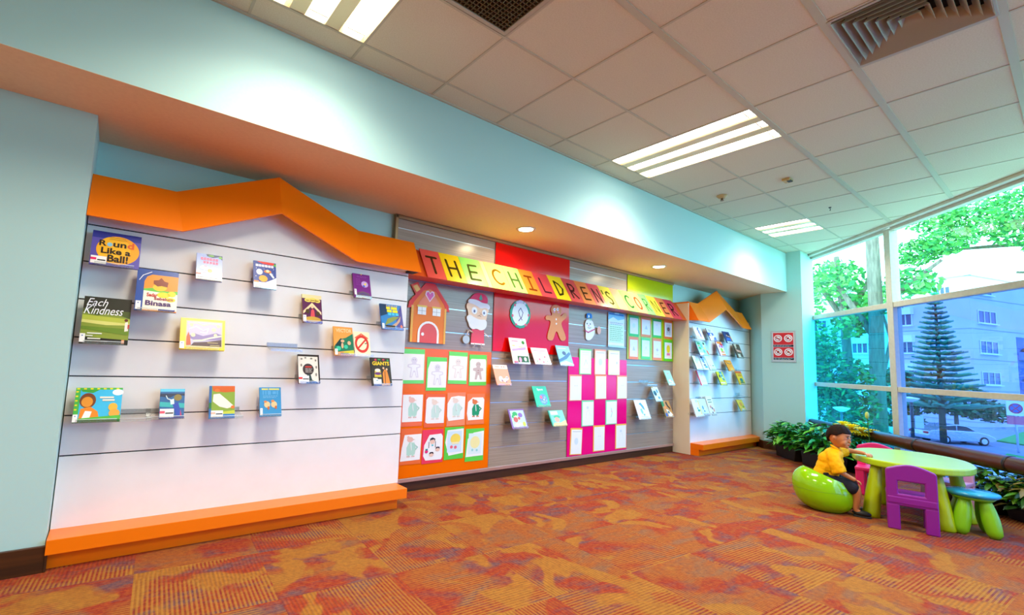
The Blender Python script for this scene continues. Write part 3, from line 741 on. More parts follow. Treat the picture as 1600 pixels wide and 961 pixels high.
def ginger(c, c2):
    return [('p', c, [(.30, .10), (.42, .10), (.48, .30), (.56, .30), (.62, .10), (.74, .10), (.66, .45), (.82, .50), (.80, .60), (.62, .62), (.60, .66), (.40, .66), (.38, .62), (.20, .60), (.18, .50), (.36, .45)]), ('e', c, .5, .76, .15, .12),
            ('p', '#f4f2ee', [(.36, .14), (.40, .14), (.47, .36), (.57, .36), (.64, .14), (.68, .14), (.60, .48), (.76, .52), (.76, .57), (.58, .59), (.42, .59), (.24, .57), (.24, .52), (.40, .48)]) if c2 is None else ('E', c2, [(.5, .5, .03, .02), (.5, .4, .03, .02)]), ('E', '#55505a', [(.45, .78, .02, .015), (.55, .78, .02, .015)])]
def suit(g, o_):
    return [('p', g, [(.30, .22), (.70, .22), (.74, .44), (.66, .68), (.40, .70), (.28, .50)]), ('e', o_, .44, .80, .15, .10), ('p', o_, [(.52, .82), (.70, .80), (.54, .76)]), ('e', o_, .34, .89, .06, .05), ('l', g, [(.66, .60), (.82, .50), (.74, .42)], .05), ('R', o_, [(.30, .14, .46, .19), (.54, .14, .70, .19)]), ('R', g, [(.36, .17, .44, .26), (.56, .17, .64, .26)]), ('l', '#ffffff', [(.48, .66), (.52, .40)], .035)]
KINDS = {'g1': ginger('#d8ccd8', None), 'g2': ginger('#e6d2c8', None), 'g3': ginger('#c8b0a4', '#a04848'), 'blank': [('l', '#d8d8e4', [(.3, .3), (.4, .6), (.6, .65), (.7, .4)], .02), ('E', '#c8d4ec', [(.45, .75, .10, .06)])],
 's1': suit('#9ad4b8', '#e8a890'), 's2': suit('#b0dcc4', '#ecc0a0'), 's3': suit('#1f9a64', '#e87828'),
 'fam': [('e', '#f0c8b0', .46, .72, .13, .10), ('p', '#1c1c30', [(.32, .74), (.34, .84), (.46, .88), (.60, .82), (.60, .72), (.54, .80), (.38, .78)]), ('R', '#3a2a3a', [(.26, .48, .29, .72), (.60, .48, .63, .72)]), ('e', '#f0c8b0', .74, .40, .12, .08), ('e', '#f0c8b0', .42, .22, .11, .08), ('p', '#1c1c30', [(.62, .42), (.66, .50), (.82, .50), (.86, .42), (.74, .46)]), ('p', '#1c1c30', [(.30, .24), (.34, .32), (.50, .32), (.54, .24), (.42, .28)]), ('e', '#e8307a', .16, .36, .08, .07), ('r', '#1a8a8a', .10, .40, .22, .46), ('e', '#2ab8c8', .46, .58, .05, .03)],
 'yel': [('r', '#cfe6f4', .10, .12, .90, .92), ('e', '#f6d84a', .55, .62, .28, .20), ('E', '#e85a6a', [(.34, .32, .08, .06), (.56, .30, .08, .06)]), ('r', '#f4eab0', .35, .42, .75, .50)],
 'yel2': [('r', '#d6ecea', .12, .10, .88, .92), ('e', '#f2e48a', .5, .56, .28, .24), ('E', '#7ac8c8', [(.36, .26, .06, .05), (.62, .24, .06, .05)])],
 'cert': [('r', '#cdd8dc', .12, .90, .88, .925), ('l', '#b8d8c8', [(.2, .2), (.2, .82), (.8, .82), (.8, .2), (.2, .2)], .012), ('l', '#a8c4d8', [(.35, .35), (.5, .6), (.66, .42)], .03)],
 'cert2': [('r', '#8f9494', .12, .91, .88, .93), ('e', '#c8dce8', .48, .52, .18, .14)], 'cert3': [('r', '#8f9494', .12, .91, .88, .93), ('r', '#a8b0b8', .70, .46, .80, .56)],
 'star': [('p', '#b09ac8', [(.5, .62), (.56, .50), (.70, .46), (.56, .42), (.50, .30), (.44, .42), (.30, .46), (.44, .50)]), ('r', '#d8d4e8', .3, .16, .7, .20)], 'cone': [('p', '#aab4e4', [(.5, .62), (.32, .36), (.68, .36)]), ('r', '#e0dcec', .3, .2, .7, .23)],
 'dk': [('r', '#c8ccd4', .18, .10, .82, .88), ('e', '#4a4450', .5, .54, .20, .14), ('l', '#6a6470', [(.34, .3), (.4, .42)], .04), ('l', '#6a6470', [(.66, .3), (.6, .42)], .04), ('e', '#a04a4a', .5, .52, .07, .05)],
 'pine': [('r', '#f6e6dc', .14, .08, .86, .92), ('e', '#f8d800', .5, .60, .24, .24), ('r', '#f078a0', .28, .20, .72, .34)],
 'ylw': [('l', '#f0e090', [(.4, .5), (.55, .62), (.6, .45)], .04)], 'grn': [('l', '#88d8b8', [(.45, .7), (.55, .5), (.45, .3)], .05), ('E', '#f0a0b0', [(.5, .56, .05, .04)])], 'dots': [('E', '#b0b4c4', [(.42, .6, .03, .02), (.6, .6, .03, .02)])]}
DO = 'drawings on the orange sheet'
dr = [((2.188, 2.420, .981, 1.302), '#6fe070', (.02, .10, .98, .86), 'g1', 'green-edged drawing of a pale blue figure, top left on the orange sheet'),
 ((2.446, 2.678, .916, 1.236), '#64de5c', (.06, .09, 1.0, .88, [(.0, 0), (1, 0), (1, 1), (.12, .98), (.0, .7)]), 'g1', 'green-edged gingerbread outline, top row second, hanging lowest'),
 ((2.697, 2.931, .981, 1.298), '#70e064', (.02, .11, .98, .87), 'g2', 'green-edged beige gingerbread outline, top row third'),
 ((2.961, 3.193, .966, 1.281), '#66d84c', (.04, .12, .98, .86, [(0, 0), (1, 0), (.98, .9), (.94, 1), (.08, 1), (0, .9)]), 'g3', 'green-edged grey gingerbread man with dark corner, top right of the orange sheet'),
 ((2.188, 2.418, .590, .885), '#f26a3a', (.06, .14, 1.0, .98), 's1', 'figure in a pale green suit on an orange-red card, middle row first'),
 ((2.442, 2.674, .570, .885), '#ee6020', (.06, .12, .98, .90, [(0, .05), (.1, 0), (1, 0), (1, 1), (.1, 1), (0, .9)]), 's2', 'faint green-suited figure on an orange card, middle row second'),
 ((2.705, 2.931, .571, .896), '#f48858', (.02, .16, .98, .90, [(.08, 0), (.96, .04), (1, .96), (.6, 1), (.2, .96), (0, .7), (0, .2)]), 's2', 'green-suited figure with yellow patch on a peach card, middle row third'),
 ((2.943, 3.179, .575, .882), '#f07838', (.04, .14, .98, .88, [(.08, 0), (.96, .02), (1, .9), (.92, 1), (.3, 1), (.04, .8), (0, .3)]), 's3', 'boldly coloured figure in a strong green suit, middle row last'),
 ((2.198, 2.423, .247, .570), '#ee6a20', (.02, .10, .98, .84, [(0, 0), (.98, .02), (1, 1), (.16, .98), (.05, .5)]), 's1', 'faint grey-green figure on an orange card, bottom row first'),
 ((2.436, 2.674, .238, .549), '#ee3050', (.06, .08, .98, .86, [(.12, .02), (.94, 0), (1, .1), (1, .9), (.92, 1), (.3, .98), (.04, .6), (0, .2)]), 'fam', 'red-bordered drawing of a dark-haired family, bottom row second'),
 ((2.690, 2.924, .252, .561), '#58cc38', (.04, .12, .98, .94, [(.2, 0), (1, .06), (1, 1), (.1, .96), (0, .5)]), 'yel', 'green-bordered drawing with a yellow shape on blue, bottom row third'),
 ((2.946, 3.184, .211, .533), '#5ad040', (.04, .14, .98, .92, [(0, 0), (1, .02), (1, 1), (.4, .94), (.08, .7)]), 'yel2', 'green-bordered pale yellow drawing, bottom right of the orange sheet')]
for k, (bx, c, inn, kd, lab) in enumerate(dr): drawing(*bx, c, inn, kd, lab, DO, rot=(k % 3 - 1) * .012)
DY = 'framed drawings on the lime sheet'
for k, (bx, c, kd, lab) in enumerate([((5.740, 5.978, 1.655, 1.946), '#34cc6c', 'cert2', 'green-framed pale drawing, upper row leftmost on the lime sheet'), ((6.03, 6.287, 1.665, 1.946), '#f28a4c', 'cone', 'orange-framed drawing with a blue cone, upper row second'),
 ((6.329, 6.57, 1.675, 1.944), '#34c854', 'blank', 'green-framed pale blue drawing, upper row third'), ((6.636, 6.875, 1.673, 1.951), '#f07830', 'dk', 'orange-framed drawing with a dark round figure, upper row last'),
 ((5.740, 5.967, 1.335, 1.646), '#fa8a5c', 'cone', 'salmon-framed drawing with a small blue figure, lower row leftmost on the lime sheet'), ((6.038, 6.266, 1.351, 1.651), '#64dc84', 'cert', 'mint-framed curling drawing, lower row second'),
 ((6.328, 6.568, 1.343, 1.661), '#fa9068', 'star', 'salmon-framed drawing of a purple star, lower row third'), ((6.629, 6.872, 1.339, 1.656), '#5acc10', 'pine', 'green-framed drawing with a yellow oval, lower row last')]):
    drawing(*bx, c, (.10, .12, .92, .88), kd, lab, DY)
DP = 'paper sheets chequered over the pink sheet'
for k, (bx, c, kd, lab) in enumerate([((4.69, 4.925, 1.11, 1.427), '#7ae07a', 'cert', 'green-edged white sheet, top row left above the pink sheet'), ((4.99, 5.226, 1.109, 1.436), '#f8a888', 'cert2', 'salmon-edged white sheet, top row middle above the pink sheet'), ((5.278, 5.528, 1.112, 1.436), '#f4ecb0', 'cert3', 'cream-edged white sheet, top row right above the pink sheet'),
 ((4.508, 4.743, .786, 1.103), '#f89070', 'dots', 'orange-edged white sheet, second row left on pink'), ((5.005, 5.244, .798, 1.111), '#f89058', 'ylw', 'orange-edged white sheet with a yellow scribble, second row middle on pink'), ((5.467, 5.699, .796, 1.107), '#f8a47c', 'dots', 'orange-edged white sheet, second row right on pink'),
 ((4.747, 4.985, .472, .79), '#7ad89a', 'blank', 'green-edged white sheet, third row left on pink'), ((5.229, 5.474, .472, .785), '#72d894', 'grn', 'green-edged sheet with a green and pink scribble, third row right on pink'),
 ((4.533, 4.754, .142, .459), '#f8b040', 'cert2', 'yellow-edged slanting white sheet, bottom row left on pink'), ((4.978, 5.213, .150, .471), '#f8b43c', 'dots', 'yellow-edged white sheet, bottom row middle on pink'), ((5.442, 5.685, .149, .468), '#f8bc4c', 'blank', 'yellow-edged white sheet, bottom row right on pink')]):
    drawing(*bx, c, (.08, .03, .97, .94), kd, lab, DP, rot=[0, 0, 0, 0, -.01, 0, 0, 0, .05, .01, .01][k])
# ================================================================== BOOKS AND THEIR CLEAR HOLDERS
def holder(x, zb, w, yp, yf, slat, lab, grp):
    r = empty('acrylic_book_holder', (x, yp, slat)); tag(r, lab, 'book holder', grp)
    d = yp - yf + .012; dz = slat - zb + .004
    b = MB()
    b.prism([(0, .030), (.0, 0), (-d, -dz), (-d, -dz + .020), (-d + .003, -dz + .020), (-d + .003, -dz + .0035), (-.003, .0035), (-.003, .030)], (-w / 2, w / 2), M_acr, 'x'); b.build('bent_shelf', r)
    b = MB(); b.tube([(-w / 2, -d, -dz + .0205), (w / 2, -d, -dz + .0205)], .0016, mat('acrylic_edge', '#e8f2f4', .2), 6); b.build('polished_edge', r)
    return r
PAGE = mat('page_block', '#efe8d8', .8)
def book(x, zb, w, h, yf, yt, t, spine, ops, lab, grp, yp=3.52, slats=SLZ, hold=True, hw=None, hlab=None, hdx=0.0, hgrp=None):
    th = math.atan2(yt - yf, h)
    r = empty('book', (x, yf, zb), rx=-th); tag(r, lab, 'book', grp)
    cm = ink(spine)
    b = MB(); b.box(-w / 2, w / 2, 0, .0022, 0, h, cm); b.box(-w / 2, w / 2, t - .0022, t, 0, h, cm); b.box(-w / 2, -w / 2 + .0022, .0022, t - .0022, 0, h, cm); b.build('cover', r, bevel=.0008, seg=1)
    b = MB(); b.box(-w / 2 + .0022, w / 2 - .003, .0022, t - .0022, .003, h - .003, PAGE); b.build('page_block', r)
    art(ops, w, h, r)
    if hold:
        cand = [s for s in slats if s >= zb + .01]; s = min(cand)
        holder(x + hdx, zb, hw or min(w * .92, .19), yp, yf, s, hlab, hgrp)
    return r
G1 = 'books on the left display'; H1 = 'clear holders on the left display'
LB = '#f4f4f4'
def barcode(x0, z0, x1, z1, stripe='#ec1f6a'):
    xm = x0 + (x1 - x0) * .36
    return [('L', '#f6f4ee', x0, z0, x1, z1), ('Lr', stripe, x0, z0 + (z1 - z0) * .45, xm, z0 + (z1 - z0) * .75), ('Lr', '#303030', xm + .02, z0 + (z1 - z0) * .40, x1 - .02, z0 + (z1 - z0) * .56)]
def label_(x0, z0, x1, z1, c='#3a6ab0'):
    return [('L', '#f6f4ee', x0, z0, x1, z1), ('Lr', c, x0 + (x1 - x0) * .35, z0 + (z1 - z0) * .7, x0 + (x1 - x0) * .6, z0 + (z1 - z0) * .82)]
BOOKS = []
# (x, zb, w, h, thickness, spine colour, ops, label, holder label)
def L_(x, zb, w, h, t, sp, ops, lab, hl, hdx=0, hw=None): book(x, zb, w, h, 3.39, 3.465, t, sp, ops, lab, G1, hlab=hl, hdx=hdx, hw=hw, hgrp=H1)
L_(-.022, 1.676, .240, .225, .012, '#2a3a94', [('r', '#5a50a8', 0, 0, 1, 1), ('r', '#26348e', 0, .80, 1, 1), ('e', '#f9a81a', .54, .48, .44, .42), ('e', '#fdbb22', .46, .50, .34, .38), ('tb', '#1c1208', 'R', .15, .57, .30, .74), ('e', '#8cc8e0', .36, .63, .055, .06), ('tb', '#1c1208', 'un', .43, .57, .70, .70), ('tb', '#e8602a', 'd', .72, .57, .86, .76), ('tb', '#1c1208', 'Like a', .20, .35, .80, .53), ('tb', '#1c1208', 'Ball!', .34, .12, .76, .33), ('R', '#a87018', [(.32, .84, .68, .85), (.34, .79, .70, .80)])] + barcode(.02, .03, .33, .25),
   'square blue book titled Round Like a Ball! with a big orange disc', 'clear holder under the blue book with the orange disc')
L_(.206, 1.431, .220, .275, .010, '#16469c', [('r', '#164a9e', 0, 0, 1, 1), ('p', '#f9941a', [(.18, .0), (.18, .70), (.24, .82), (.36, .88), (1, .88), (1, 0)]), ('r', '#fff4dc', .18, .03, 1, .50), ('p', '#6ac83c', [(.18, .52), (.4, .56), (.7, .50), (1, .52), (1, .44), (.18, .48)]), ('e', '#fbc820', .56, .58, .17, .09), ('p', '#8a3414', [(.40, .66), (.40, .74), (.52, .76), (.58, .82), (.66, .74), (.76, .72), (.74, .60), (.60, .62), (.50, .60)]), ('E', '#f8e02a', [(.66, .40, .16, .07), (.86, .44, .10, .07), (.84, .30, .12, .05)]), ('l', '#ffffff', [(.06, .72), (.14, .84), (.34, .94)], .018), ('tb', '#c82a20', 'Sedar', .26, .34, .52, .43), ('tb', '#a83040', 'Sebelum', .44, .27, .90, .34), ('tb', '#4a2468', 'Binasa', .24, .13, .86, .25), ('r', '#3a2c86', .56, .02, .96, .065)] + label_(.02, .02, .14, .22),
   'blue and orange book titled Sedar Sebelum Binasa with a brown bird-like shape', 'clear holder under Sedar Sebelum Binasa')
L_(.483, 1.663, .154, .196, .014, '#8a94c8', [('r', '#9aaee0', 0, 0, 1, 1), ('r', '#f4e2ea', 0, 0, 1, .34), ('p', '#1c3a6a', [(.36, 1), (.40, .92), (.62, .88), (.86, .94), (1, .82), (1, 1)]), ('E', '#6ab840', [(.56, .95, .12, .03), (.92, .92, .07, .05)]), ('R', '#e8286e', [(.16 + .115 * k, .76, .25 + .115 * k, .85) for k in range(6)] + [(.26 + .12 * k, .63, .35 + .12 * k, .72) for k in range(5)]), ('R', '#9aaee0', [(.19 + .115 * k, .795, .225 + .115 * k, .812) for k in range(6)]), ('E', '#fbf6f4', [(.30, .46, .16, .08), (.70, .40, .18, .10), (.62, .24, .20, .08)]), ('e', '#e89a3a', .52, .36, .09, .07), ('E', '#f4a0b4', [(.34, .52, .07, .03), (.30, .28, .06, .03)]), ('r', '#e8503a', .0, .20, .18, .25), ('r', '#f4f0ea', .0, .0, 1, .10)],
   'small pale blue book with pink Chinese lettering', 'clear holder under the pale blue book')
L_(.836, 1.653, .154, .212, .010, '#143c94', [('r', '#123c94', 0, 0, 1, 1), ('p', '#e8281e', [(.14, 1), (.9, 1), (.96, .90), (.4, .92)]), ('p', '#5ab83a', [(.86, .92), (1, .98), (1, .84)]), ('R', '#ffffff', [(.10 + .135 * k, .80, .21 + .135 * k, .885) for k in range(6)]), ('R', '#123c94', [(.13 + .135 * k, .835, .18 + .135 * k, .85) for k in range(6)]), ('E', '#e6ecf8', [(.26, .60, .14, .11)]), ('e', '#f0822a', .62, .64, .16, .06), ('e', '#f8e0b0', .62, .66, .08, .05), ('e', '#f8a81e', .42, .36, .19, .12), ('p', '#e8f4f8', [(.68, .56), (.86, .40), (.92, .44), (.78, .60)]), ('p', '#eef2f6', [(0, .22), (.5, .22), (.8, .34), (1, .44), (1, 0), (0, 0)]), ('r', '#f08a3a', .02, .20, .22, .26), ('E', '#ffffff', [(.12, .72, .015, .012), (.88, .74, .015, .012), (.10, .42, .02, .015), (.84, .56, .012, .01), (.46, .72, .012, .01)])],
   'small deep blue book with planets and white Chinese lettering', 'clear holder under the planets book')
L_(-.030, 1.218, .228, .285, .012, '#20281a', [('r', '#8a9a34', 0, 0, 1, 1), ('r', '#2a2c1e', 0, .66, 1, 1), ('p', '#4c5a20', [(0, .66), (.3, .60), (.6, .68), (1, .56), (1, .72), (0, .74)]), ('p', '#b8c040', [(0, .50), (1, .46), (1, .56), (0, .60)]), ('p', '#dcd878', [(0, .44), (.5, .40), (1, .42), (1, .46), (0, .50)]), ('p', '#6a8a24', [(0, .30), (.4, .26), (1, .20), (1, .34), (0, .36)]), ('p', '#16140e', [(0, .14), (.4, .12), (1, .10), (1, 0), (0, 0)]), ('p', '#f0ead8', [(.90, .28), (.98, .30), (.96, .50), (.90, .48)]), ('e', '#6a2c1c', .92, .53, .04, .03), ('p', '#c84a3a', [(.96, .34), (1, .36), (1, .44), (.96, .44)]), ('R', '#e8a070', [(.86, .02, .92, .10)]), ('t', '#ffffff', 'Each', .06, .80, .50, .96, .35), ('t', '#ffffff', 'Kindness', .02, .62, .84, .80, .35), ('R', '#e8e8d8', [(.14, .20, .44, .225), (.16, .09, .42, .115), (.12, .15, .26, .17), (.10, .045, .58, .055)])] + label_(.0, .02, .11, .20),
   'dark green book titled Each Kindness with a meadow on the cover', 'clear holder under Each Kindness')
L_(.483, 1.209, .261, .214, .016, '#f4d21c', [('r', '#f8da28', 0, 0, 1, 1), ('r', '#f0d890', .12, .08, .94, .93), ('r', '#c8c0d8', .14, .12, .92, .90), ('p', '#8a78b0', [(.14, .40), (.3, .52), (.5, .44), (.8, .56), (.92, .50), (.92, .34), (.6, .30), (.3, .30)]), ('l', '#efe8c0', [(.18, .82), (.36, .86), (.50, .78), (.68, .86), (.90, .80)], .03), ('l', '#e8e0f0', [(.20, .66), (.34, .74), (.50, .62), (.62, .70), (.58, .54), (.44, .56)], .03), ('E', '#f4ecb0', [(.28, .46, .05, .06), (.74, .66, .05, .06), (.84, .78, .04, .05), (.24, .78, .04, .05), (.78, .48, .04, .05)]), ('l', '#f0ecd0', [(.30, .28), (.48, .30), (.66, .38), (.90, .46)], .04), ('p', '#4a2a34', [(.24, .12), (.92, .12), (.92, .34), (.6, .26), (.3, .22)]), ('p', '#c85420', [(.14, .12), (.24, .14), (.22, .36), (.18, .56), (.14, .40)]), ('R', '#e8d890', [(.60, .22, .84, .235), (.66, .14, .88, .155)])] + label_(.0, .02, .10, .24),
   'landscape yellow-framed book with swirling purple and cream painting', 'clear holder under the yellow-framed book')
L_(1.582, 1.672, .149, .213, .020, '#5a2468', [('r', '#7a2c86', 0, 0, 1, 1), ('p', '#6a5a70', [(.1, .0), (.2, .20), (.5, .28), (.86, .22), (1, .0)]), ('e', '#c8a8e0', .66, .58, .20, .13), ('E', '#f8e060', [(.68, .58, .07, .04), (.72, .62, .04, .03)]), ('e', '#3a6ac8', .60, .50, .06, .04), ('l', '#5a48a0', [(.30, .12), (.5, .20), (.76, .12)], .03), ('p', '#f0c050', [(.44, 1), (.56, 1), (.5, .94)]), ('r', '#e08a2a', .1, .0, .9, .05), lines('#b06ac0', .22, .86, .84, .92, 2, .3), lines('#a05ab0', .16, .44, .50, .80, 5, .25)] + label_(.02, .10, .14, .34),
   'small purple book with a pale halo face', 'clear holder under the purple book')
L_(1.191, 1.441, .149, .227, .012, '#b09048', [('r', '#5a2450', 0, 0, 1, 1), ('r', '#e8d8a0', 0, .86, 1, 1), ('E', '#f0d86a', [(.30, .80, .18, .07), (.55, .82, .20, .08), (.78, .80, .16, .07)]), ('p', '#f0d8a8', [(.04, .40), (.5, .72), (.96, .40), (.96, .30), (.5, .62), (.04, .30)]), ('p', '#d8505a', [(.40, .20), (.62, .20), (.60, .44), (.52, .50), (.44, .44)]), ('e', '#f0c8a0', .50, .56, .07, .05), ('E', '#4a3a1c', [(.26, .40, .10, .08), (.78, .34, .10, .08)]), ('e', '#c8a040', .5, .12, .42, .10), ('R', '#8a5a20', [(.2, .78, .34, .80), (.44, .79, .62, .81), (.68, .78, .84, .80)])] + label_(.02, .03, .18, .26),
   'cream and purple book with a small figure under a golden arch', 'clear holder under the purple and gold arch book')
L_(1.865, 1.442, .204, .224, .012, '#2a5ab0', [('r', '#2a84c8', 0, 0, 1, 1), ('p', '#4a4a9a', [(1, 1), (.7, .6), (.7, 0), (1, 0)]), ('p', '#0c3c60', [(0, .5), (.3, .6), (.3, 1), (0, 1)]), ('p', '#8a9a4a', [(.14, .14), (.50, .30), (.86, .52), (.60, .52), (.30, .42)]), ('p', '#c8a48a', [(.44, .14), (.70, .30), (.92, .56), (.86, .34), (.66, .14)]), ('p', '#2c2414', [(.14, .0), (.6, .0), (.6, .16), (.2, .16)]), ('R', '#f8e81c', [(.28, .80, .46, .90), (.50, .80, .78, .90), (.30, .68, .52, .78), (.56, .68, .80, .78)]), ('R', '#48d0f0', [(.34, .56, .48, .66), (.52, .56, .64, .66), (.68, .56, .82, .66)]), lines('#f4c080', .28, .80, .92, .96, 1, .6), ('p', '#f08060', [(.84, .14), (.90, .22), (.96, .14), (.90, .06)]), ('r', '#7aa8d0', .0, .0, 1, .03)] + label_(.02, .02, .12, .22),
   'blue book with yellow block lettering over a large fish-like shape', 'clear holder under the blue book with yellow lettering')
L_(1.456, 1.212, .159, .234, .012, '#f0b040', [('r', '#f2a24c', 0, 0, 1, 1), ('p', '#1c7a58', [(0, .30), (.3, .56), (.62, .62), (1, .78), (1, .2), (0, .1)]), ('p', '#0c3c3c', [(.04, .34), (.36, .60), (.5, .50), (.3, .30)]), ('E', '#e8b48a', [(.44, .50, .10, .05), (.78, .44, .09, .07), (.42, .34, .06, .10)]), ('E', '#3ac8a0', [(.22, .24, .12, .08), (.60, .30, .10, .07)]), ('p', '#d8d040', [(.5, .14), (1, .20), (1, .04), (.4, .04)]), ('tb', '#f8d8a0', 'VECTOR', .12, .80, .94, .93), ('r', '#2a1c14', .3, .06, .72, .09)] + label_(.02, .02, .16, .22),
   'orange and green book titled Vector beside the prohibition-circle card', 'clear holder under the Vector book', hw=.30, hdx=.09)
# card with prohibition circle, shares the holder
r = empty('prohibition_card', (1.612, 3.39, 1.212), rx=-.32); tag(r, 'pale yellow card with a red prohibition circle, right of the Vector book', 'card')
b = MB(); b.box(-.068, .068, 0, .003, 0, .205, ink('#fdf2c4')); b.build('card', r)
art([('e', '#e0352c', .48, .50, .44, .36), ('e', '#fdf2c4', .48, .50, .31, .25), ('l', '#e0352c', [(.20, .30), (.76, .70)], .10), ('p', '#f0704a', [(.06, .70), (.48, .88), (.90, .70), (.90, .76), (.48, .94), (.06, .76)]), ('E', '#2a2a2a', [(.70, .52, .05, .02), (.78, .54, .03, .02)])], .136, .205, r)
L_(1.200, .999, .159, .220, .016, '#2a221e', [('r', '#f0e6d8', 0, 0, 1, 1), ('r', '#2c2420', .0, .93, 1, 1), ('r', '#2c2420', .93, .0, 1, 1), ('e', '#3c3434', .46, .48, .26, .20), ('p', '#2c4444', [(.34, .0), (.40, .30), (.56, .30), (.62, .12), (.92, .02), (.92, 0)]), ('R', '#c83a30', [(.32, .54, .62, .59)]), lines('#e8dcd0', .32, .64, .36, .52, 3, .3), ('E', '#8a8478', [(.16, .84, .05, .03), (.34, .88, .05, .03), (.62, .86, .06, .03), (.82, .80, .04, .04), (.14, .62, .04, .05), (.84, .56, .04, .05), (.82, .30, .04, .06)])] + barcode(.0, .04, .48, .26, '#e0302c'),
   'cream and black book with a dark oval tree motif', 'clear holder under the book with the dark oval')
L_(1.796, .985, .179, .233, .014, '#241a16', [('r', '#2a2018', 0, 0, 1, 1), ('E', '#c83a5a', [(.26, .92, .06, .04), (.66, .93, .06, .03)]), ('E', '#2a9a4a', [(.44, .93, .08, .03), (.88, .91, .05, .04)]), ('tb', '#f8d418', 'GIANTS', .08, .72, .94, .86), ('p', '#d8c030', [(.14, .30), (.18, .54), (.46, .54), (.5, .30)]), ('e', '#e8e0d0', .32, .54, .14, .06), ('e', '#6a2c7a', .32, .42, .16, .05), ('p', '#e88a2a', [(.56, .04), (.56, .44), (.66, .58), (.80, .52), (.90, .10), (.80, .04)]), ('E', '#f0c090', [(.62, .62, .05, .04), (.78, .58, .05, .04)]), ('l', '#2a2018', [(.66, .04), (.68, .5)], .03), ('r', '#f4f0d0', .06, .08, .28, .26), ('r', '#f0b838', .46, .0, .9, .05)] + label_(.06, .04, .46, .22, '#2a8aa8'),
   'dark book titled GIANTS in yellow letters', 'clear holder under the GIANTS book')
L_(-.022, .773, .219, .201, .018, '#2c8a2a', [('r', '#4ab848', 0, 0, 1, 1), ('R', '#f4e020', [(.02 + .14 * k, .95, .08 + .14 * k, .99) for k in range(7)] + [(.01, .86 - .13 * k, .06, .90 - .13 * k) for k in range(5)]), ('r', '#38bce4', .10, .10, 1, .94), ('p', '#3aa838', [(.10, .94), (.5, .94), (.36, .84), (.14, .88)]), ('e', '#ffffff', .90, .86, .12, .09), ('e', '#7a3c14', .27, .62, .17, .22), ('e', '#e8942a', .26, .58, .12, .15), ('p', '#f28a1e', [(.12, .10), (.14, .38), (.34, .44), (.50, .30), (.54, .10)]), ('p', '#fff4ea', [(.18, .10), (.24, .32), (.38, .30), (.34, .10)]), ('e', '#f8b83a', .82, .42, .10, .12), ('e', '#f4a83c', .86, .24, .12, .12), ('p', '#50b83c', [(.5, .14), (1, .18), (1, .06), (.1, .06), (.1, .10)]), ('R', '#f8e8d0', [(.52, .68, .82, .73), (.58, .60, .84, .65)]), ('r', '#1c6a2c', 0, 0, 1, .05)] + label_(.0, .0, .10, .22),
   'square green-edged book with orange and brown shapes on a sky-blue cover', 'clear holder under the green-edged square book')
L_(.348, .778, .134, .190, .010, '#123a6a', [('r', '#14609a', 0, 0, 1, 1), ('r', '#5ac8e4', 0, .90, 1, 1), ('p', '#0a2c50', [(0, .84), (1, .84), (1, .76), (.6, .78), (.4, .70), (0, .74)]), ('p', '#2ab0b0', [(0, .56), (1, .50), (1, .34), (0, .40)]), ('e', '#8a7a3a', .72, .70, .16, .11), ('p', '#2048b0', [(.50, .50), (.74, .54), (.90, .10), (.70, .06)]), ('p', '#c83a5a', [(.84, .30), (.90, .10), (.84, .08)]), ('p', '#d8ecf0', [(.40, .62), (.56, .66), (.58, .48), (.44, .46)]), ('l', '#d8ecf0', [(.44, .62), (.30, .66), (.24, .76)], .04), ('r', '#0c3c98', .0, .0, 1, .06)] + barcode(.02, .04, .58, .32, '#e0506a'),
   'small dark blue book with an underwater swimmer', 'clear holder under the swimmer book', hdx=-.03, hw=.20)
L_(.633, .768, .155, .217, .010, '#2468a8', [('r', '#8aa838', 0, 0, 1, 1), ('p', '#d8601c', [(.10, 1), (1, 1), (1, .82), (.6, .80), (.14, .84)]), ('p', '#fbe8d8', [(.16, .74), (.40, .76), (.70, .56), (.98, .36), (.70, .30), (.40, .36), (.14, .52)]), ('E', '#e8742a', [(.92, .34, .08, .05), (.30, .86, .10, .05)]), ('p', '#c8d040', [(.5, .20), (1, .24), (1, .12), (.5, .12)]), ('r', '#2468a8', 0, 0, .09, 1), ('r', '#1c7a3c', 0, .30, .09, .48), ('r', '#2a7ac0', 0, 0, 1, .13)] + barcode(.08, .04, .54, .24, '#f8b8a0'),
   'book with a white leaping shape, orange top and blue foot', 'clear holder under the book with the white leaping shape', hdx=.03, hw=.20)
L_(.943, .771, .146, .206, .012, '#2a7ab0', [('r', '#3a94c8', 0, 0, 1, 1), ('R', '#e8dc6a', [(.10, .91, .40, .96), (.44, .91, .92, .96)]), ('R', '#5aa8d8', [(.14, .74, .20, .88), (.26, .74, .32, .88), (.38, .74, .52, .88), (.60, .76, .76, .86), (.80, .74, .86, .88)]), lines('#8ac0dc', .16, .84, .62, .72, 2, .3), ('E', '#f0c890', [(.34, .40, .14, .11), (.66, .40, .14, .11)]), ('E', '#e08a4a', [(.26, .50, .07, .04), (.60, .52, .08, .04)]), ('E', '#c86a34', [(.40, .28, .05, .06), (.74, .30, .05, .06)])] + label_(.02, .04, .13, .28),
   'pale blue book with two round figures facing each other', 'clear holder under the pale blue book with round figures')
# empty clear holders on the left unit
holder(1.02, 1.225, .22, 3.52, 3.40, 1.253, 'empty clear holder on the white display, right of the yellow-framed book', H1)
holder(.165, .770, .16, 3.52, 3.40, .798, 'empty clear holder between the green-edged square book and the swimmer book', H1)

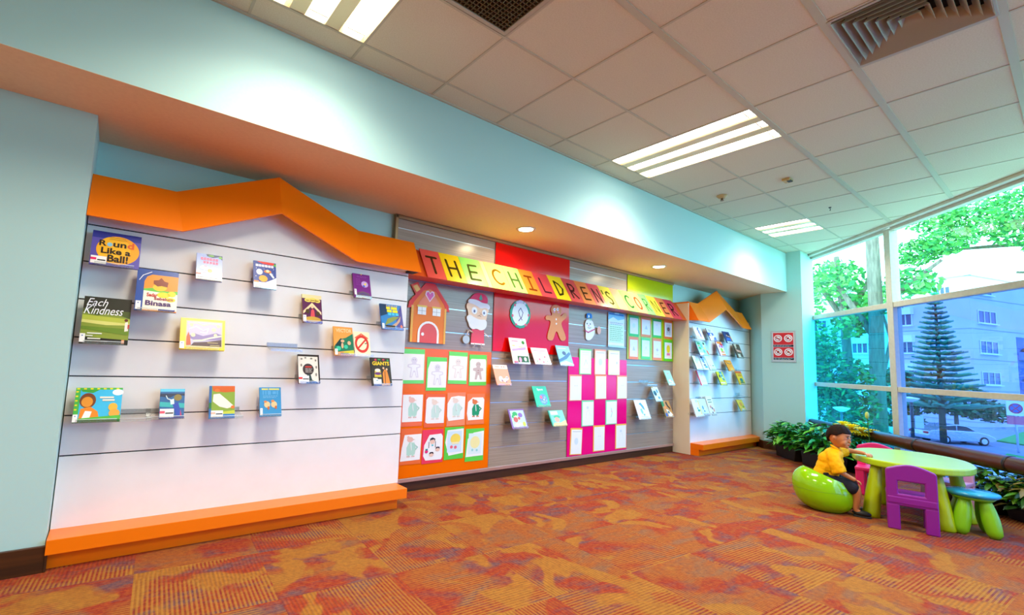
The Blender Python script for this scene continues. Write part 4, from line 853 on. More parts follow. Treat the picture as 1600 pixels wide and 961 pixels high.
G2 = 'books on the grey-brown board'; H2 = 'clear holders on the grey-brown board'
def C_(x, zb, w, h, sp, ops, lab, hl, t=.008, hdx=0, hw=None): book(x, zb, w, h, 3.63, 3.725, t, sp, ops, lab, G2, yp=3.76, slats=SZ, hlab=hl, hw=hw or w * .92, hdx=hdx, hgrp=H2)
C_(3.593, 1.207, .255, .292, '#eef0f2', [('r', '#f6f4f4', 0, 0, 1, 1), ('R', '#f08ab0', [(.14, .86, .50, .90)]), ('e', '#3a8a3c', .80, .84, .09, .07), ('p', '#b89ad8', [(.06, .56), (.9, .66), (.9, .56), (.06, .48)]), ('E', '#f4c890', [(.2, .70, .10, .03), (.6, .66, .16, .02)]), ('R', '#e8ecf4', [(.20, .36, .56, .48)]), ('R', '#c8d8e8', [(.62, .40, .86, .52)]), ('r', '#1c5a34', .30, .06, .94, .30), ('E', '#f09ac0', [(.44, .16, .08, .10)]), ('E', '#e8e8e8', [(.74, .18, .08, .08)]), ('r', '#d84a7a', .06, .02, .28, .10)],
   'large white magazine with small colourful boxes, below the red sheet', 'clear holder under the white magazine')
C_(3.93, 1.211, .262, .202, '#e8b0c0', [('r', '#fdf0f2', 0, 0, 1, 1), ('R', '#f0a0b8', [(.12, .80, .90, .86), (.14, .68, .70, .72)]), ('E', '#f8c8d0', [(.3, .36, .16, .18), (.62, .30, .16, .14), (.84, .48, .10, .14)]), ('E', '#e87a9a', [(.34, .30, .05, .06), (.7, .46, .05, .06), (.54, .14, .06, .05)]), ('E', '#88c8a8', [(.18, .18, .05, .05), (.80, .20, .05, .05)])],
   'landscape pale pink book with rosy blots, middle of the three under the red sheet', 'clear holder under the pale pink landscape book')
C_(4.331, 1.208, .235, .250, '#6ab0dc', [('r', '#8cc8e8', 0, 0, 1, 1), ('p', '#3a78b0', [(.0, .30), (.4, .44), (.9, .70), (1, .60), (.6, .34), (0, .16)]), ('e', '#2a5a90', .50, .62, .14, .10), ('R', '#e8f4fa', [(.12, .84, .72, .88)]), ('p', '#d8ecf6', [(0, 0), (1, 0), (1, .10), (.5, .24), (0, .12)])],
   'pale blue book with a darker blue diagonal wave at the corner of the red sheet', 'clear holder under the pale blue wave book')
C_(3.345, .979, .203, .225, '#f4a48a', [('r', '#f8a890', 0, 0, 1, 1), ('r', '#fdf0ea', 0, .80, 1, 1), ('R', '#f09a80', [(.14, .88, .42, .92), (.56, .87, .64, .93), (.72, .87, .80, .93)]), ('E', '#fbe4e4', [(.36, .30, .14, .14), (.62, .24, .14, .10), (.80, .34, .10, .10)]), ('E', '#8a6a90', [(.42, .22, .05, .05), (.70, .16, .05, .04), (.80, .36, .04, .04)])],
   'salmon pink book on the board next to the orange sheet', 'clear holder under the salmon pink book')
C_(3.95, .743, .225, .237, '#1cb080', [('r', '#22c09a', 0, 0, 1, 1), ('tb', '#eafff6', 'Space', .30, .76, .72, .90), ('e', '#6a8ad8', .60, .36, .28, .26), ('E', '#e8607a', [(.46, .46, .09, .08)]), ('E', '#8ab4f0', [(.70, .44, .07, .07), (.60, .22, .10, .06), (.78, .28, .06, .06), (.46, .24, .06, .06)]), ('E', '#f4f8ff', [(.62, .34, .04, .04)])],
   'bright green book with a blue and pink round picture', 'clear holder under the bright green book')
C_(3.597, .521, .235, .215, '#7a4a9a', [('r', '#8a5aa8', 0, 0, 1, 1), ('r', '#bce4d8', .10, .10, .94, .92), ('E', '#2aa85a', [(.36, .74, .16, .12), (.20, .62, .06, .08)]), ('E', '#c84a4a', [(.34, .46, .14, .14), (.56, .52, .08, .08)]), ('E', '#8a5ab8', [(.68, .68, .14, .12)]), ('E', '#f4f0f0', [(.34, .18, .14, .09), (.58, .22, .10, .08)]), ('E', '#c8e03c', [(.80, .22, .10, .12)]), ('E', '#f8d8b0', [(.38, .62, .06, .05)])],
   'purple-edged book with green and red shapes, lowest left on the board', 'clear holder under the purple-edged book')
C_(4.225, .520, .250, .187, '#2aa88a', [('r', '#7ad8bc', 0, 0, 1, 1), ('r', '#e8f4f0', .14, .72, .60, .94), ('e', '#3ab88a', .48, .58, .22, .10), ('e', '#f0a090', .44, .40, .16, .16), ('p', '#f4e08a', [(.0, .0), (.2, .22), (.6, .20), (1, .36), (1, 0)]), ('r', '#2aa88a', 0, 0, .07, 1)],
   'mint green landscape book with a pink face-like blot, beside the pink sheet', 'clear holder under the mint landscape book')
C_(6.652, .990, .17, .230, '#8adcc8', [('r', '#a8e4d4', 0, 0, 1, 1), ('R', '#e87a8a', [(.30, .76, .62, .79)]), ('E', '#f4f8f8', [(.4, .30, .2, .1), (.7, .22, .14, .08)]), ('E', '#d88a9a', [(.34, .36, .05, .03), (.66, .30, .06, .03)]), ('r', '#e8ecf0', 0, 0, 1, .14)],
   'narrow mint green book beside the edge of the far display', 'clear holder under the narrow mint book')
C_(6.309, .765, .17, .213, '#2a4a5a', [('r', '#d8ecf4', 0, 0, 1, 1), ('e', '#14647a', .30, .56, .22, .18), ('e', '#0c2c3c', .36, .50, .10, .10), ('E', '#4a8ac8', [(.70, .70, .12, .14), (.66, .24, .14, .10)]), ('E', '#f0c8a0', [(.3, .22, .10, .06)]), ('r', '#c8a048', 0, .92, .3, 1)],
   'white and teal blue book above the white fish-picture book', 'clear holder under the white and teal book')
C_(5.957, .530, .280, .266, '#f2f6fa', [('r', '#f2f7fc', 0, 0, 1, 1), ('p', '#5a9ac8', [(.30, .80), (.50, .86), (.66, .66), (.70, .44), (.56, .52), (.44, .70)]), ('p', '#8ac0e0', [(.30, .52), (.46, .56), (.50, .34), (.40, .24), (.32, .36)]), ('p', '#6aa8a0', [(.46, .28), (.62, .26), (.50, .14)]), ('l', '#a8c8dc', [(.24, .14), (.80, .10)], .02)],
   'white book with a blue fish-like sketch, low on the board', 'clear holder under the white sketch book')
C_(6.596, .532, .215, .245, '#2a8a3a', [('r', '#c89050', 0, 0, 1, 1), ('p', '#2c8a34', [(0, .62), (0, 1), (.3, 1), (.24, .70)]), ('p', '#f08a2a', [(.1, .60), (.4, .70), (.46, .56), (.2, .50)]), ('p', '#2a1c14', [(.46, .88), (.64, .96), (.70, .70), (.90, .52), (.80, .46), (.56, .66)]), ('p', '#f4ecd8', [(.30, .50), (.56, .44), (.96, .14), (.7, .04), (.4, .08)]), ('e', '#2a64b8', .16, .16, .12, .12), ('e', '#4a7a8a', .5, .30, .12, .08)],
   'orange, brown and green book touching the far display, lowest right on the board', 'clear holder under the orange brown and green book')
holder(6.12, .985, .24, 3.76, 3.635, 1.021, 'empty clear holder on the board left of the narrow mint book', H2)

G3 = 'books on the far display'; H3 = 'clear holders on the far display'
def R_(x, zb, w, h, sp, ops, lab, hold=True, hl=None, t=.010): book(x, zb, w, h, 3.39, 3.475, t, sp, ops, lab, G3, hold=hold, hlab=hl, hw=.16, hgrp=H3)
R_(7.04, 1.672, .22, .215, '#e8eef8', [('r', '#eef2fa', 0, 0, 1, 1), ('l', '#2a4ab8', [(.62, .90), (.50, .78), (.62, .66), (.54, .56), (.66, .44)], .12), ('R', '#8a5ac8', [(.56, .24, .72, .40)]), ('E', '#f48ab0', [(.70, .18, .08, .06)]), ('p', '#c8d8f8', [(0, 0), (.4, .1), (.3, .3), (0, .3)])], 'white book with curling blue lettering, top row nearest the board on the far display', hl='clear holder at the top left of the far display')
R_(7.433, 1.678, .20, .21, '#5a3a6a', [('r', '#e8eefa', 0, 0, 1, 1), ('R', '#5a5a8a', [(.16, .84, .64, .89), (.24, .74, .60, .79)]), ('r', '#2a5ac8', .0, .40, .84, .66), ('E', '#f4f4fa', [(.40, .50, .14, .10), (.70, .36, .14, .10)]), ('p', '#3a6ad0', [(.5, .0), (1, .0), (1, .36), (.7, .3)])], 'white and royal blue book, second in the top row of the far display', hl='clear holder second in the top row of the far display')
R_(7.982, 1.675, .23, .205, '#1c2c5a', [('r', '#123c78', 0, 0, 1, 1), ('p', '#0a1c3c', [(.4, .9), (.8, .8), (.7, .6), (.5, .7)]), ('E', '#e8b490', [(.44, .66, .07, .08), (.66, .60, .10, .05)]), ('p', '#2a6ad8', [(.1, .2), (.6, .3), (.8, .2), (.8, .44), (.3, .46)]), ('r', '#c8dcf0', .1, .0, .9, .16), ('R', '#2a5ab0', [(.3, .06, .7, .10)]), ('p', '#d89060', [(.80, .70), (1, .56), (1, .2), (.9, .2)])], 'dark blue book with a reaching figure, top right of the far display', hl='clear holder at the top right of the far display')
R_(7.147, 1.446, .30, .229, '#2a3a7a', [('r', '#a8dcc0', 0, 0, 1, 1), ('E', '#2ab06a', [(.26, .82, .16, .08), (.24, .50, .14, .10)]), ('E', '#e87a5a', [(.20, .66, .12, .04)]), ('E', '#48b8d0', [(.46, .66, .10, .14), (.56, .30, .10, .12)]), ('E', '#1c1c20', [(.76, .84, .08, .09)]), ('E', '#f4c8b0', [(.72, .70, .07, .07)]), ('E', '#f8e04a', [(.72, .50, .06, .08)]), ('p', '#e8503a', [(.78, .40), (.92, .34), (.96, .06), (.84, .10)]), ('r', '#f4ecf0', 0, 0, .44, .18)], 'wide mint green book with many bright figures, second row left, far display', hl='clear holder second row left on the far display')
R_(7.742, 1.461, .20, .242, '#8a2a5a', [('r', '#f4d8e8', 0, 0, 1, 1), ('r', '#f88a1c', .1, .84, .9, 1), ('r', '#d8283a', .5, .74, 1, .86), ('E', '#a84ab0', [(.76, .66, .16, .08), (.4, .66, .1, .08)]), ('E', '#8ad020', [(.56, .44, .18, .12)]), ('R', '#f88a2a', [(.36, .24, .92, .32), (.30, .06, .94, .16)]), ('r', '#fdf4f0', .3, .17, .96, .22)], 'pink book with orange top and lime spot, second row centre on the far display', hl='clear holder second row centre on the far display')
R_(8.354, 1.454, .23, .243, '#3a2c20', [('r', '#5a4a38', 0, 0, 1, 1), ('p', '#c8b8a0', [(.10, .96), (.5, 1), (.4, .70), (.2, .64)]), ('p', '#e8a890', [(.12, .62), (.5, .58), (.92, .52), (.92, .40), (.3, .44)]), ('p', '#d8d0b8', [(.2, .04), (.2, .28), (.6, .30), (.6, .06)]), ('r', '#8a7a60', .1, .0, 1, .06)], 'brown book with a pale pink band, second row right, far display', hl='clear holder second row right on the far display')
R_(6.99, 1.234, .18, .215, '#3a6a3c', [('r', '#ecf6ea', 0, 0, 1, 1), ('E', '#c8ecd0', [(.4, .6, .24, .16)]), ('E', '#e4dcf4', [(.5, .28, .24, .12)])], 'plain white-green book beside the blue-lettered one in the far display third row', hl='clear holder third row left on the far display')
R_(7.190, 1.236, .17, .215, '#eaf2fa', [('r', '#e2eefa', 0, 0, 1, 1), ('E', '#141c24', [(.34, .92, .22, .06)]), ('l', '#3a7ad0', [(.36, .84), (.50, .70), (.40, .60), (.60, .52)], .14), ('R', '#1c3a6a', [(.3, .30, .66, .40)]), ('R', '#48a8f0', [(.4, .14, .84, .28)])], 'white book with heavy blue and black lettering, third row on the far display', hold=False)
R_(7.399, 1.234, .20, .195, '#2a2a6a', [('r', '#e4efea', 0, 0, 1, 1), ('R', '#f08aa0', [(.3, .76, .6, .80)]), ('E', '#e85a6a', [(.28, .40, .08, .05), (.5, .36, .06, .05)]), ('E', '#2a9a5a', [(.74, .38, .12, .05)]), ('p', '#c8ecb0', [(.2, 0), (.9, .0), (.9, .24), (.3, .20)])], 'pale book with small red and green marks, third row centre on the far display', hl='clear holder third row centre on the far display')
R_(8.031, 1.233, .22, .190, '#8a4a10', [('r', '#f8981c', 0, 0, 1, 1), ('p', '#fdd8b0', [(.1, .80), (.7, .74), (.9, .60), (.4, .70)]), ('l', '#6a2c10', [(.10, .90), (.30, .72), (.80, .66)], .05), ('p', '#fbb84a', [(.3, .3), (.8, .34), (.9, .1), (.4, .1)])], 'bright orange book in the third row of the far display', hl='clear holder under the bright orange book on the far display')
R_(7.125, 1.007, .20, .228, '#e8506a', [('r', '#f0ecfa', 0, 0, 1, 1), ('r', '#f0667a', 0, 0, .10, 1), ('E', '#f8d0e0', [(.5, .62, .20, .10)]), ('r', '#e4e0f4', .2, .2, .9, .34)], 'white book with pink spine, fourth row left on the far display', hl='clear holder under the pink-spined book')
R_(7.748, 1.010, .21, .221, '#3a4a1c', [('r', '#e8e02a', 0, 0, 1, 1), ('p', '#1c98b0', [(.40, 1), (.8, 1), (.84, .50), (.9, .34), (.6, .36)]), ('E', '#3a2468', [(.30, .66, .12, .12)]), ('E', '#e8fafa', [(.62, .80, .08, .05), (.70, .58, .08, .06)]), ('E', '#14709a', [(.78, .40, .10, .06)]), ('r', '#fdfadc', .1, .14, .8, .22)], 'yellow and teal book in the fourth row of the far display', hl='clear holder under the yellow and teal book')
R_(8.405, 1.022, .22, .230, '#b88a10', [('r', '#fbc81c', 0, 0, 1, 1), ('r', '#f4682a', 0, .84, 1, 1), ('R', '#e8862a', [(.20, .62, .84, .72), (.26, .76, .80, .80)]), ('e', '#2a8a7a', .56, .34, .26, .14), ('E', '#2a2c5a', [(.52, .40, .06, .08)]), ('r', '#1c6a3c', .3, .12, .9, .20)], 'golden yellow book with orange top, fourth row right on the far display', hl='clear holder under the golden yellow book')
R_(6.965, .556, .20, .262, '#eef2f8', [('r', '#f2f6fa', 0, 0, 1, 1), ('R', '#c8d0e8', [(.5, .80, .86, .94)]), ('p', '#f4d020', [(.84, .1), (.96, .1), (.96, .9), (.84, .9)]), ('E', '#14a084', [(.66, .34, .18, .06)]), ('E', '#2a8ac8', [(.56, .46, .08, .05)])], 'white book with yellow right edge, bottom row left on the far display', hl='wide clear holder at the bottom left of the far display')
R_(7.175, .560, .20, .256, '#e8ecf0', [('r', '#d8e8ec', 0, 0, 1, 1), ('E', '#4a8ac0', [(.3, .48, .1, .12), (.4, .28, .1, .06)]), ('E', '#f0d8c0', [(.6, .4, .12, .1)]), ('r', '#c8c0d8', .1, .03, .9, .10)], 'pale grey-blue book, middle of the bottom row trio on the far display', hl='clear holder under the pale grey-blue book')
R_(7.385, .562, .19, .290, '#e8dcc8', [('r', '#f4eee0', 0, 0, 1, 1), ('R', '#4a7a4a', [(.2, .78, .8, .82), (.2, .66, .8, .70)]), ('E', '#e89a80', [(.4, .44, .16, .08), (.8, .26, .14, .10)]), ('E', '#5a3a5a', [(.6, .36, .10, .06), (.5, .14, .10, .05)])], 'cream book with green lines and pink shapes, right of the bottom row trio', hl='clear holder under the cream book')
R_(8.421, .598, .20, .190, '#8a7a30', [('r', '#f4cc48', 0, 0, 1, 1), ('E', '#f0a040', [(.5, .6, .24, .18)]), ('E', '#8aa030', [(.74, .36, .18, .10)]), ('p', '#f8dca8', [(.1, 0), (.8, 0), (.7, .24), (.3, .2)])], 'lone yellow book at the bottom right of the far display', hl='clear holder under the lone yellow book')
holder(8.50, .818, .17, 3.52, 3.40, .845, 'empty reddish-lit clear holder above the lone yellow book', H3)
# ================================================================== RAIL ALONG THE WINDOW
rl = empty('guard_rail', (7.5, 1.2, 0)); tag(rl, 'thick dark brown tubular rail running along the window wall', 'rail')
M_rail = noisy('rail_brown', '#5c2a14', '#4a2010', 5, 0.32, (1, 1, 1), spec=.5)
RZ = .47
def rp(t): return (6.30 + t - 7.5, t - 1.2, RZ)          # along the window, local
b = MB(); b.tube([rp(2.62), rp(1.25), rp(.42), rp(-.6), rp(-2.0)], .076, M_rail, 24); b.build('tube', rl)
for t in (1.20, .475, -.8):
    b = MB(); b.tube([rp(t + .010), rp(t - .010)], .0785, mat('rail_seam', '#241008', .4), 24); b.build('joint_ring', rl)
for t in (2.2, 1.47, .08, -1.31):
    p = rp(t); b = MB(); b.tube([p, (p[0] + .20, p[1] - .20, p[2])], .018, M_rail, 10); b.build('wall_bracket', rl)

# ================================================================== TABLE
M_lime = noisy('lime_plastic', '#b2c600', '#acc000', 3, 0.34, spec=.5)
M_limetop = noisy('pale_lime_top', '#b6d824', '#aed21c', 3, 0.30, spec=.6)
M_green = mat('green_plastic', '#86c814', .32)
TX, TY, TZ = 6.0, 1.03, .50
tb = empty('childrens_table', (TX, TY, 0)); tag(tb, 'low lime green rounded plastic play table with thick cone legs', 'table')
def superell(a, c, n=48, e=2.5, rot=0.0):
    o = []
    for k in range(n):
        w = 2 * PI * k / n; x = a * math.copysign(abs(math.cos(w)) ** (2 / e), math.cos(w)); y = c * math.copysign(abs(math.sin(w)) ** (2 / e), math.sin(w))
        o.append((x * math.cos(rot) - y * math.sin(rot), x * math.sin(rot) + y * math.cos(rot)))
    return o
b = MB(); b.prism(superell(.545, .405, e=2.3, rot=math.radians(13)), (TZ - .058, TZ), M_limetop, 'z'); b.build('tabletop', tb, bevel=.014, seg=3)
def cone_leg(x0, y0, x1, y1, z1, r0, r1, m, par, nm='leg'):
    n = 8; path = []; rr = []
    for i in range(n + 1):
        t = i / n; path.append((x0 + (x1 - x0) * t, y0 + (y1 - y0) * t, z1 * t)); rr.append(r0 + (r1 - r0) * t + .004 * math.sin(PI * t))
    path.insert(0, (path[0][0], path[0][1], .0)); rr.insert(0, r0 - .008); path[1] = (path[1][0], path[1][1], .008)
    b = MB(); b.tube(path, rr, m, 20); return b.build(nm, par)
for (x, y) in ((5.52, 1.215), (5.60, .765), (6.10, .700), (6.20, 1.27)):
    dx, dy = x - TX, y - TY
    cone_leg(dx, dy, dx * .86, dy * .80, TZ - .05, .062, .036, M_lime, tb)

# ================================================================== PURPLE CHAIR (seen from behind)
def kid_chair(name, loc, rz, col, lab, W=.30, H=.52, dep=.27):
    r = empty(name, loc, rz); tag(r, lab, 'chair', 'moulded plastic children\'s chairs')
    m = mat('plastic_' + col.lstrip('#'), col, .36, spec=.5); h2 = W / 2
    # local: back plane at y=0 facing -y, seat towards +y
    out = [(-h2, 0.0), (-h2 + .078, 0), (-h2 + .078, .185), (h2 - .078, .185), (h2 - .078, 0), (h2, 0), (h2, .44)] + [] + [(-h2, .44)]
    # back frame with a window: built from closed strips
    b = MB(); T = .042
    hx0, hx1, hz0, hz1 = -h2 + .072, h2 - .072, .285, .385
    s1, s2 = H - .045, H - .016
    F = lambda pts: b.poly([(p[0], 0, p[1]) for p in pts], m)
    F([(-h2, .19), (-h2, hz0), (-h2, hz1), (-h2, s1 - .010), (-h2 + .012, s1 + .004), (hx0, s2), (hx0, hz1), (hx0, hz0), (hx0, .19)])
    F([(hx1, .19), (hx1, hz0), (hx1, hz1), (hx1, s2), (h2 - .012, s1 + .004), (h2, s1 - .010), (h2, hz1), (h2, hz0), (h2, .19)])
    F([(hx0, .19), (hx0, hz0), (hx1, hz0), (hx1, .19)])
    F([(hx0, hz1), (hx0, s2)] + [(hx0 + (hx1 - hx0) * k / 8, s2 + (H - s2) * math.sin(PI * k / 8)) for k in range(1, 8)] + [(hx1, s2), (hx1, hz1)])
    bo = b.build('backrest', r); sd = bo.modifiers.new('thick', 'SOLIDIFY'); sd.thickness = T
    bo.data.update(); sd.offset = -1 if bo.data.polygons[0].normal.y < 0 else 1
    bv = bo.modifiers.new('bevel', 'BEVEL'); bv.width = .011; bv.segments = 3; bv.limit_method = 'ANGLE'; bv.angle_limit = .7
    b = MB(); b.box(-h2 + .004, h2 - .004, -.004, T, .205, .262, m); b.build('lower_back_rail', r, bevel=.010, seg=3)
    for s in (-1, 1):
        b = MB(); b.box(s * (h2 - .039) - .039, s * (h2 - .039) + .039, 0, .05, 0, .20, m); b.build('leg', r, bevel=.009, seg=3)
        b = MB(); b.box(s * (h2 - .039) - .036, s * (h2 - .039) + .036, dep - .05, dep, 0, .25, m); b.build('leg', r, bevel=.009, seg=3)
    b = MB(); b.box(-h2, h2, .02, dep + .01, .245, .280, m); b.build('seat', r, bevel=.010, seg=3)
    return r
kid_chair('childs_chair', (5.275, .905, 0), math.atan2(-.975, .22), '#8a1c92', 'purple moulded child chair with a window in its back, in front of the table')
kid_chair('childs_chair', (6.72, 1.42, 0), math.radians(98), '#ee2878', 'hot pink child chair behind the left side of the table')
kid_chair('childs_chair', (6.62, .84, 0), math.radians(80), '#f4b8dc', 'pale pink child chair mostly hidden behind the right side of the table', H=.46)

# blue-topped stool
st = empty('childrens_stool', (5.74, .625, 0)); tag(st, 'round stool with shiny blue seat and green bean-shaped legs, right of the table', 'stool')
b = MB(); b.lathe([(.05, .292), (.135, .294), (.152, .304), (.158, .316), (.153, .328), (.135, .335), (.02, .339)], mat('stool_blue', '#2aa4cc', .16, spec=.7), 40); b.build('seat', st)
b = MB(); b.lathe([(.06, .268), (.115, .272), (.134, .292), (.06, .293)], M_green, 32); b.build('under_ring', st)
for w in (-118, -28, 62, 152):
    a = math.radians(w); d0, d1 = .135, .08; n = 10; path = []; rr = []
    for i in range(n + 1):
        t = i / n; path.append((math.cos(a) * (d0 + (d1 - d0) * t), math.sin(a) * (d0 + (d1 - d0) * t), .002 + .27 * t)); rr.append(.030 + .022 * math.sin(PI * min(1, t * .85 + .12)) ** .8)
    rr[0] = .026; b = MB(); b.tube(path, rr, M_green, 18); b.build('leg', st)

# ================================================================== EGG SEAT AND THE BOY
P0 = (5.38, 1.545); BR = math.atan2(-.96, .276)
eg = empty('egg_seat', (P0[0], P0[1], 0), BR); tag(eg, 'glossy lime green egg-shaped bowl seat the boy sits in', 'seat')
M_egg = mat('egg_green', '#8ccc00', .14, spec=.6, coat=.3)
bm = bmesh.new(); bmesh.ops.create_uvsphere(bm, u_segments=48, v_segments=32, radius=1)
for v in bm.verts:
    x, y, z = v.co
    rr = math.hypot(x, y) or 1e-6
    k_ = (max(0, 1 - abs(z) ** 2.7) ** .44) / rr if z < 0 else (max(0, 1 - abs(z) ** 2.3) ** .5) / rr
    if abs(z) > .9999: k_ = 0
    v.co = (x * k_ * .222 + .022 - .03 * z, y * k_ * .205, .185 + z * .205)
    if v.co.z < .012: v.co.z = .0 + max(0, v.co.z) * 0.3
co = Vector((-.10, 0, .362)); no = Vector((.38, .13, 1)).normalized()
bmesh.ops.bisect_plane(bm, geom=bm.verts[:] + bm.edges[:] + bm.faces[:], plane_co=co, plane_no=no, clear_outer=True)
edges = [e for e in bm.edges if e.is_boundary]
f = bmesh.ops.edgeloop_fill(bm, edges=edges)['faces']
g = bmesh.ops.inset_region(bm, faces=f, thickness=.022)
for _ in range(1):
    rI = bmesh.ops.extrude_face_region(bm, geom=f); vv = [e for e in rI['geom'] if isinstance(e, bmesh.types.BMVert)]
    cx = sum((v.co for v in vv), Vector()) / len(vv)
    for v in vv: v.co = cx + (v.co - cx) * .90 + Vector((0, 0, -.035))
    bmesh.ops.delete(bm, geom=f, context='FACES_ONLY')
bmesh.ops.recalc_face_normals(bm, faces=bm.faces)
me = bpy.data.meshes.new('shell'); bm.to_mesh(me); bm.free(); me.materials.append(M_egg)
for p in me.polygons: p.use_smooth = True
eo = bpy.data.objects.new('shell', me); COL.objects.link(eo); eo.parent = eg
md = eo.modifiers.new('bevel', 'BEVEL'); md.width = .008; md.segments = 3; md.limit_method = 'ANGLE'; md.angle_limit = .7
b = MB(); pts = []
for k in range(49):
    w = 2 * PI * k / 48; pts.append((.2212 * math.cos(w) + .022, .2045 * math.sin(w), .185))
b.tube(pts, .0015, mat('egg_seam', '#5c9400', .4), 6, caps=False); b.build('moulding_seam', eg)

def eval_mesh(me, mods):
    ob = bpy.data.objects.new('tmp', me); COL.objects.link(ob)
    for ty, kw in mods:
        m = ob.modifiers.new(ty, ty)
        for k, v in kw.items(): setattr(m, k, v)
    dg = bpy.context.evaluated_depsgraph_get(); dg.update()
    out = bpy.data.meshes.new_from_object(ob.evaluated_get(dg))
    bpy.data.objects.remove(ob); return out
def skin_mesh(J, E, root, sub=2):
    names = list(J); idx = {n: i for i, n in enumerate(names)}
    me = bpy.data.meshes.new('sk'); me.from_pydata([J[n][:3] for n in names], [(idx[a], idx[b_]) for a, b_ in E], [])
    ob = bpy.data.objects.new('tmp', me); COL.objects.link(ob)
    md = ob.modifiers.new('s', 'SKIN'); md.use_smooth_shade = True; md.branch_smoothing = .6
    sv = me.skin_vertices[0].data
    for n, i in idx.items():
        r = J[n][3]; r = r if isinstance(r, tuple) else (r, r)
        sv[i].radius = r; sv[i].use_root = (n == root)
    m2 = ob.modifiers.new('u', 'SUBSURF'); m2.levels = sub; m2.render_levels = sub
    dg = bpy.context.evaluated_depsgraph_get(); dg.update()
    out = bpy.data.meshes.new_from_object(ob.evaluated_get(dg)); bpy.data.objects.remove(ob); return out
def join(meshes):
    bm = bmesh.new()
    for m in meshes: bm.from_mesh(m)
    me = bpy.data.meshes.new('j'); bm.to_mesh(me); bm.free(); return me
def finish(me, name, m, parent, voxel=None, smooth=4):
    if voxel: me = eval_mesh(me, [('REMESH', dict(mode='VOXEL', voxel_size=voxel, use_smooth_shade=True)), ('SMOOTH', dict(factor=.5, iterations=smooth))])
    me.materials.clear(); me.materials.append(m)
    for p in me.polygons: p.use_smooth = True
    o = bpy.data.objects.new(name, me); COL.objects.link(o); o.parent = parent; return o

boy = empty('person', (P0[0], P0[1], 0), BR)
tag(boy, 'person: small dark-haired child in yellow polo shirt and dark shorts, sitting with arm on table', 'person')
M_skin = noisy('skin', '#d08a58', '#cc8452', 8, .45, spec=.35)
M_skin.node_tree.nodes['Principled BSDF'].inputs['Subsurface Weight'].default_value = .12
M_skin.node_tree.nodes['Principled BSDF'].inputs['Subsurface Radius'].default_value = (.012, .005, .003)
# local frame: +x the way the child faces, +y away from the camera side (child's left), z up
J = {'pelvis': (.035, 0, .262, .066), 'belly': (.066, 0, .335, .066), 'chest': (.110, .005, .440, (.062, .074)), 'upper': (.118, .005, .505, (.048, .060)), 'neck': (.134, 0, .560, .025), 'skull': (.150, 0, .62, .030),
 'shR': (.112, -.082, .492, .034), 'elR': (.128, -.112, .382, .026), 'wrR': (.235, -.075, .318, .019), 'paR': (.262, -.066, .306, .019),
 'shL': (.130, .088, .500, .034), 'elL': (.218, .178, .532, .026), 'wrL': (.325, .166, .524, .0185), 'paL': (.346, .150, .520, .019),
 'hipR': (.075, -.058, .255, .055), 'knR': (.262, -.060, .238, .042), 'shnR': (.262, -.058, .15, .034), 'anR': (.246, -.055, .055, .024), 'ftR': (.292, -.058, .026, .024), 'toR': (.335, -.060, .020, .018),
 'hipL': (.075, .058, .255, .055), 'knL': (.268, .075, .240, .042), 'shnL': (.264, .078, .15, .034), 'anL': (.250, .078, .055, .024), 'ftL': (.296, .082, .026, .024), 'toL': (.338, .085, .020, .018)}
E_ = [('pelvis', 'belly'), ('belly', 'chest'), ('chest', 'upper'), ('upper', 'neck'), ('neck', 'skull'), ('upper', 'shR'), ('shR', 'elR'), ('elR', 'wrR'), ('wrR', 'paR'), ('upper', 'shL'), ('shL', 'elL'), ('elL', 'wrL'), ('wrL', 'paL')]
for s in 'RL': E_ += [('pelvis', 'hip' + s), ('hip' + s, 'kn' + s), ('kn' + s, 'shn' + s), ('shn' + s, 'an' + s), ('an' + s, 'ft' + s), ('ft' + s, 'to' + s)]
body = skin_mesh(J, E_, 'pelvis', 2)
parts = [body]
def chain(pts, rr):
    Jc = {str(i): (*p, r_) for i, (p, r_) in enumerate(zip(pts, rr))}
    return skin_mesh(Jc, [(str(i), str(i + 1)) for i in range(len(pts) - 1)], '0', 1)
# left hand on the table edge: fingers run forward, then curl down over the rim
pb = Vector((.346, .150, .520)); fd = Vector((.50, -.866, 0)); sd_ = Vector((.866, .50, 0))
for k, (oy, ln_) in enumerate(((-.0195, .040), (-.0065, .046), (.0065, .045), (.0185, .036))):
    a = pb + fd * .006 + sd_ * oy * .85 + Vector((0, 0, .002)); p1 = pb + fd * (.008 + ln_ * .5) + sd_ * oy * 1.15 + Vector((0, 0, .004)); p2 = p1 + fd * ln_ * .46 + Vector((0, 0, -.006)); p3 = p2 + fd * .006 + Vector((0, 0, -.022))
    parts.append(chain([a, p1, p2, p3], (.0088, .0076, .0072, .0060)))
parts.append(chain([pb + sd_ * .010 - fd * .006, pb + sd_ * .030 + fd * .008 + Vector((0, 0, -.004)), pb + sd_ * .036 + fd * .026 + Vector((0, 0, -.008))], (.0088, .0076, .0060)))
# right hand resting between the knees
pb = Vector((.262, -.066, .306))
for k, (oy, ln_) in enumerate(((-.017, .030), (-.006, .034), (.0055, .032), (.0165, .026))):
    a = pb + Vector((.004, oy * .8, .0)); p1 = pb + Vector((.006 + ln_ * .5, oy * 1.1, -.008)); p2 = p1 + Vector((ln_ * .22, 0, -.014)); p3 = p2 + Vector((-.004, 0, -.012))
    parts.append(chain([a, p1, p2, p3], (.0080, .0070, .0062, .0052)))
parts.append(chain([pb + Vector((-.008, .014, .0)), pb + Vector((.008, .028, -.004)), pb + Vector((.020, .030, -.012))], (.0082, .0070, .0058)))
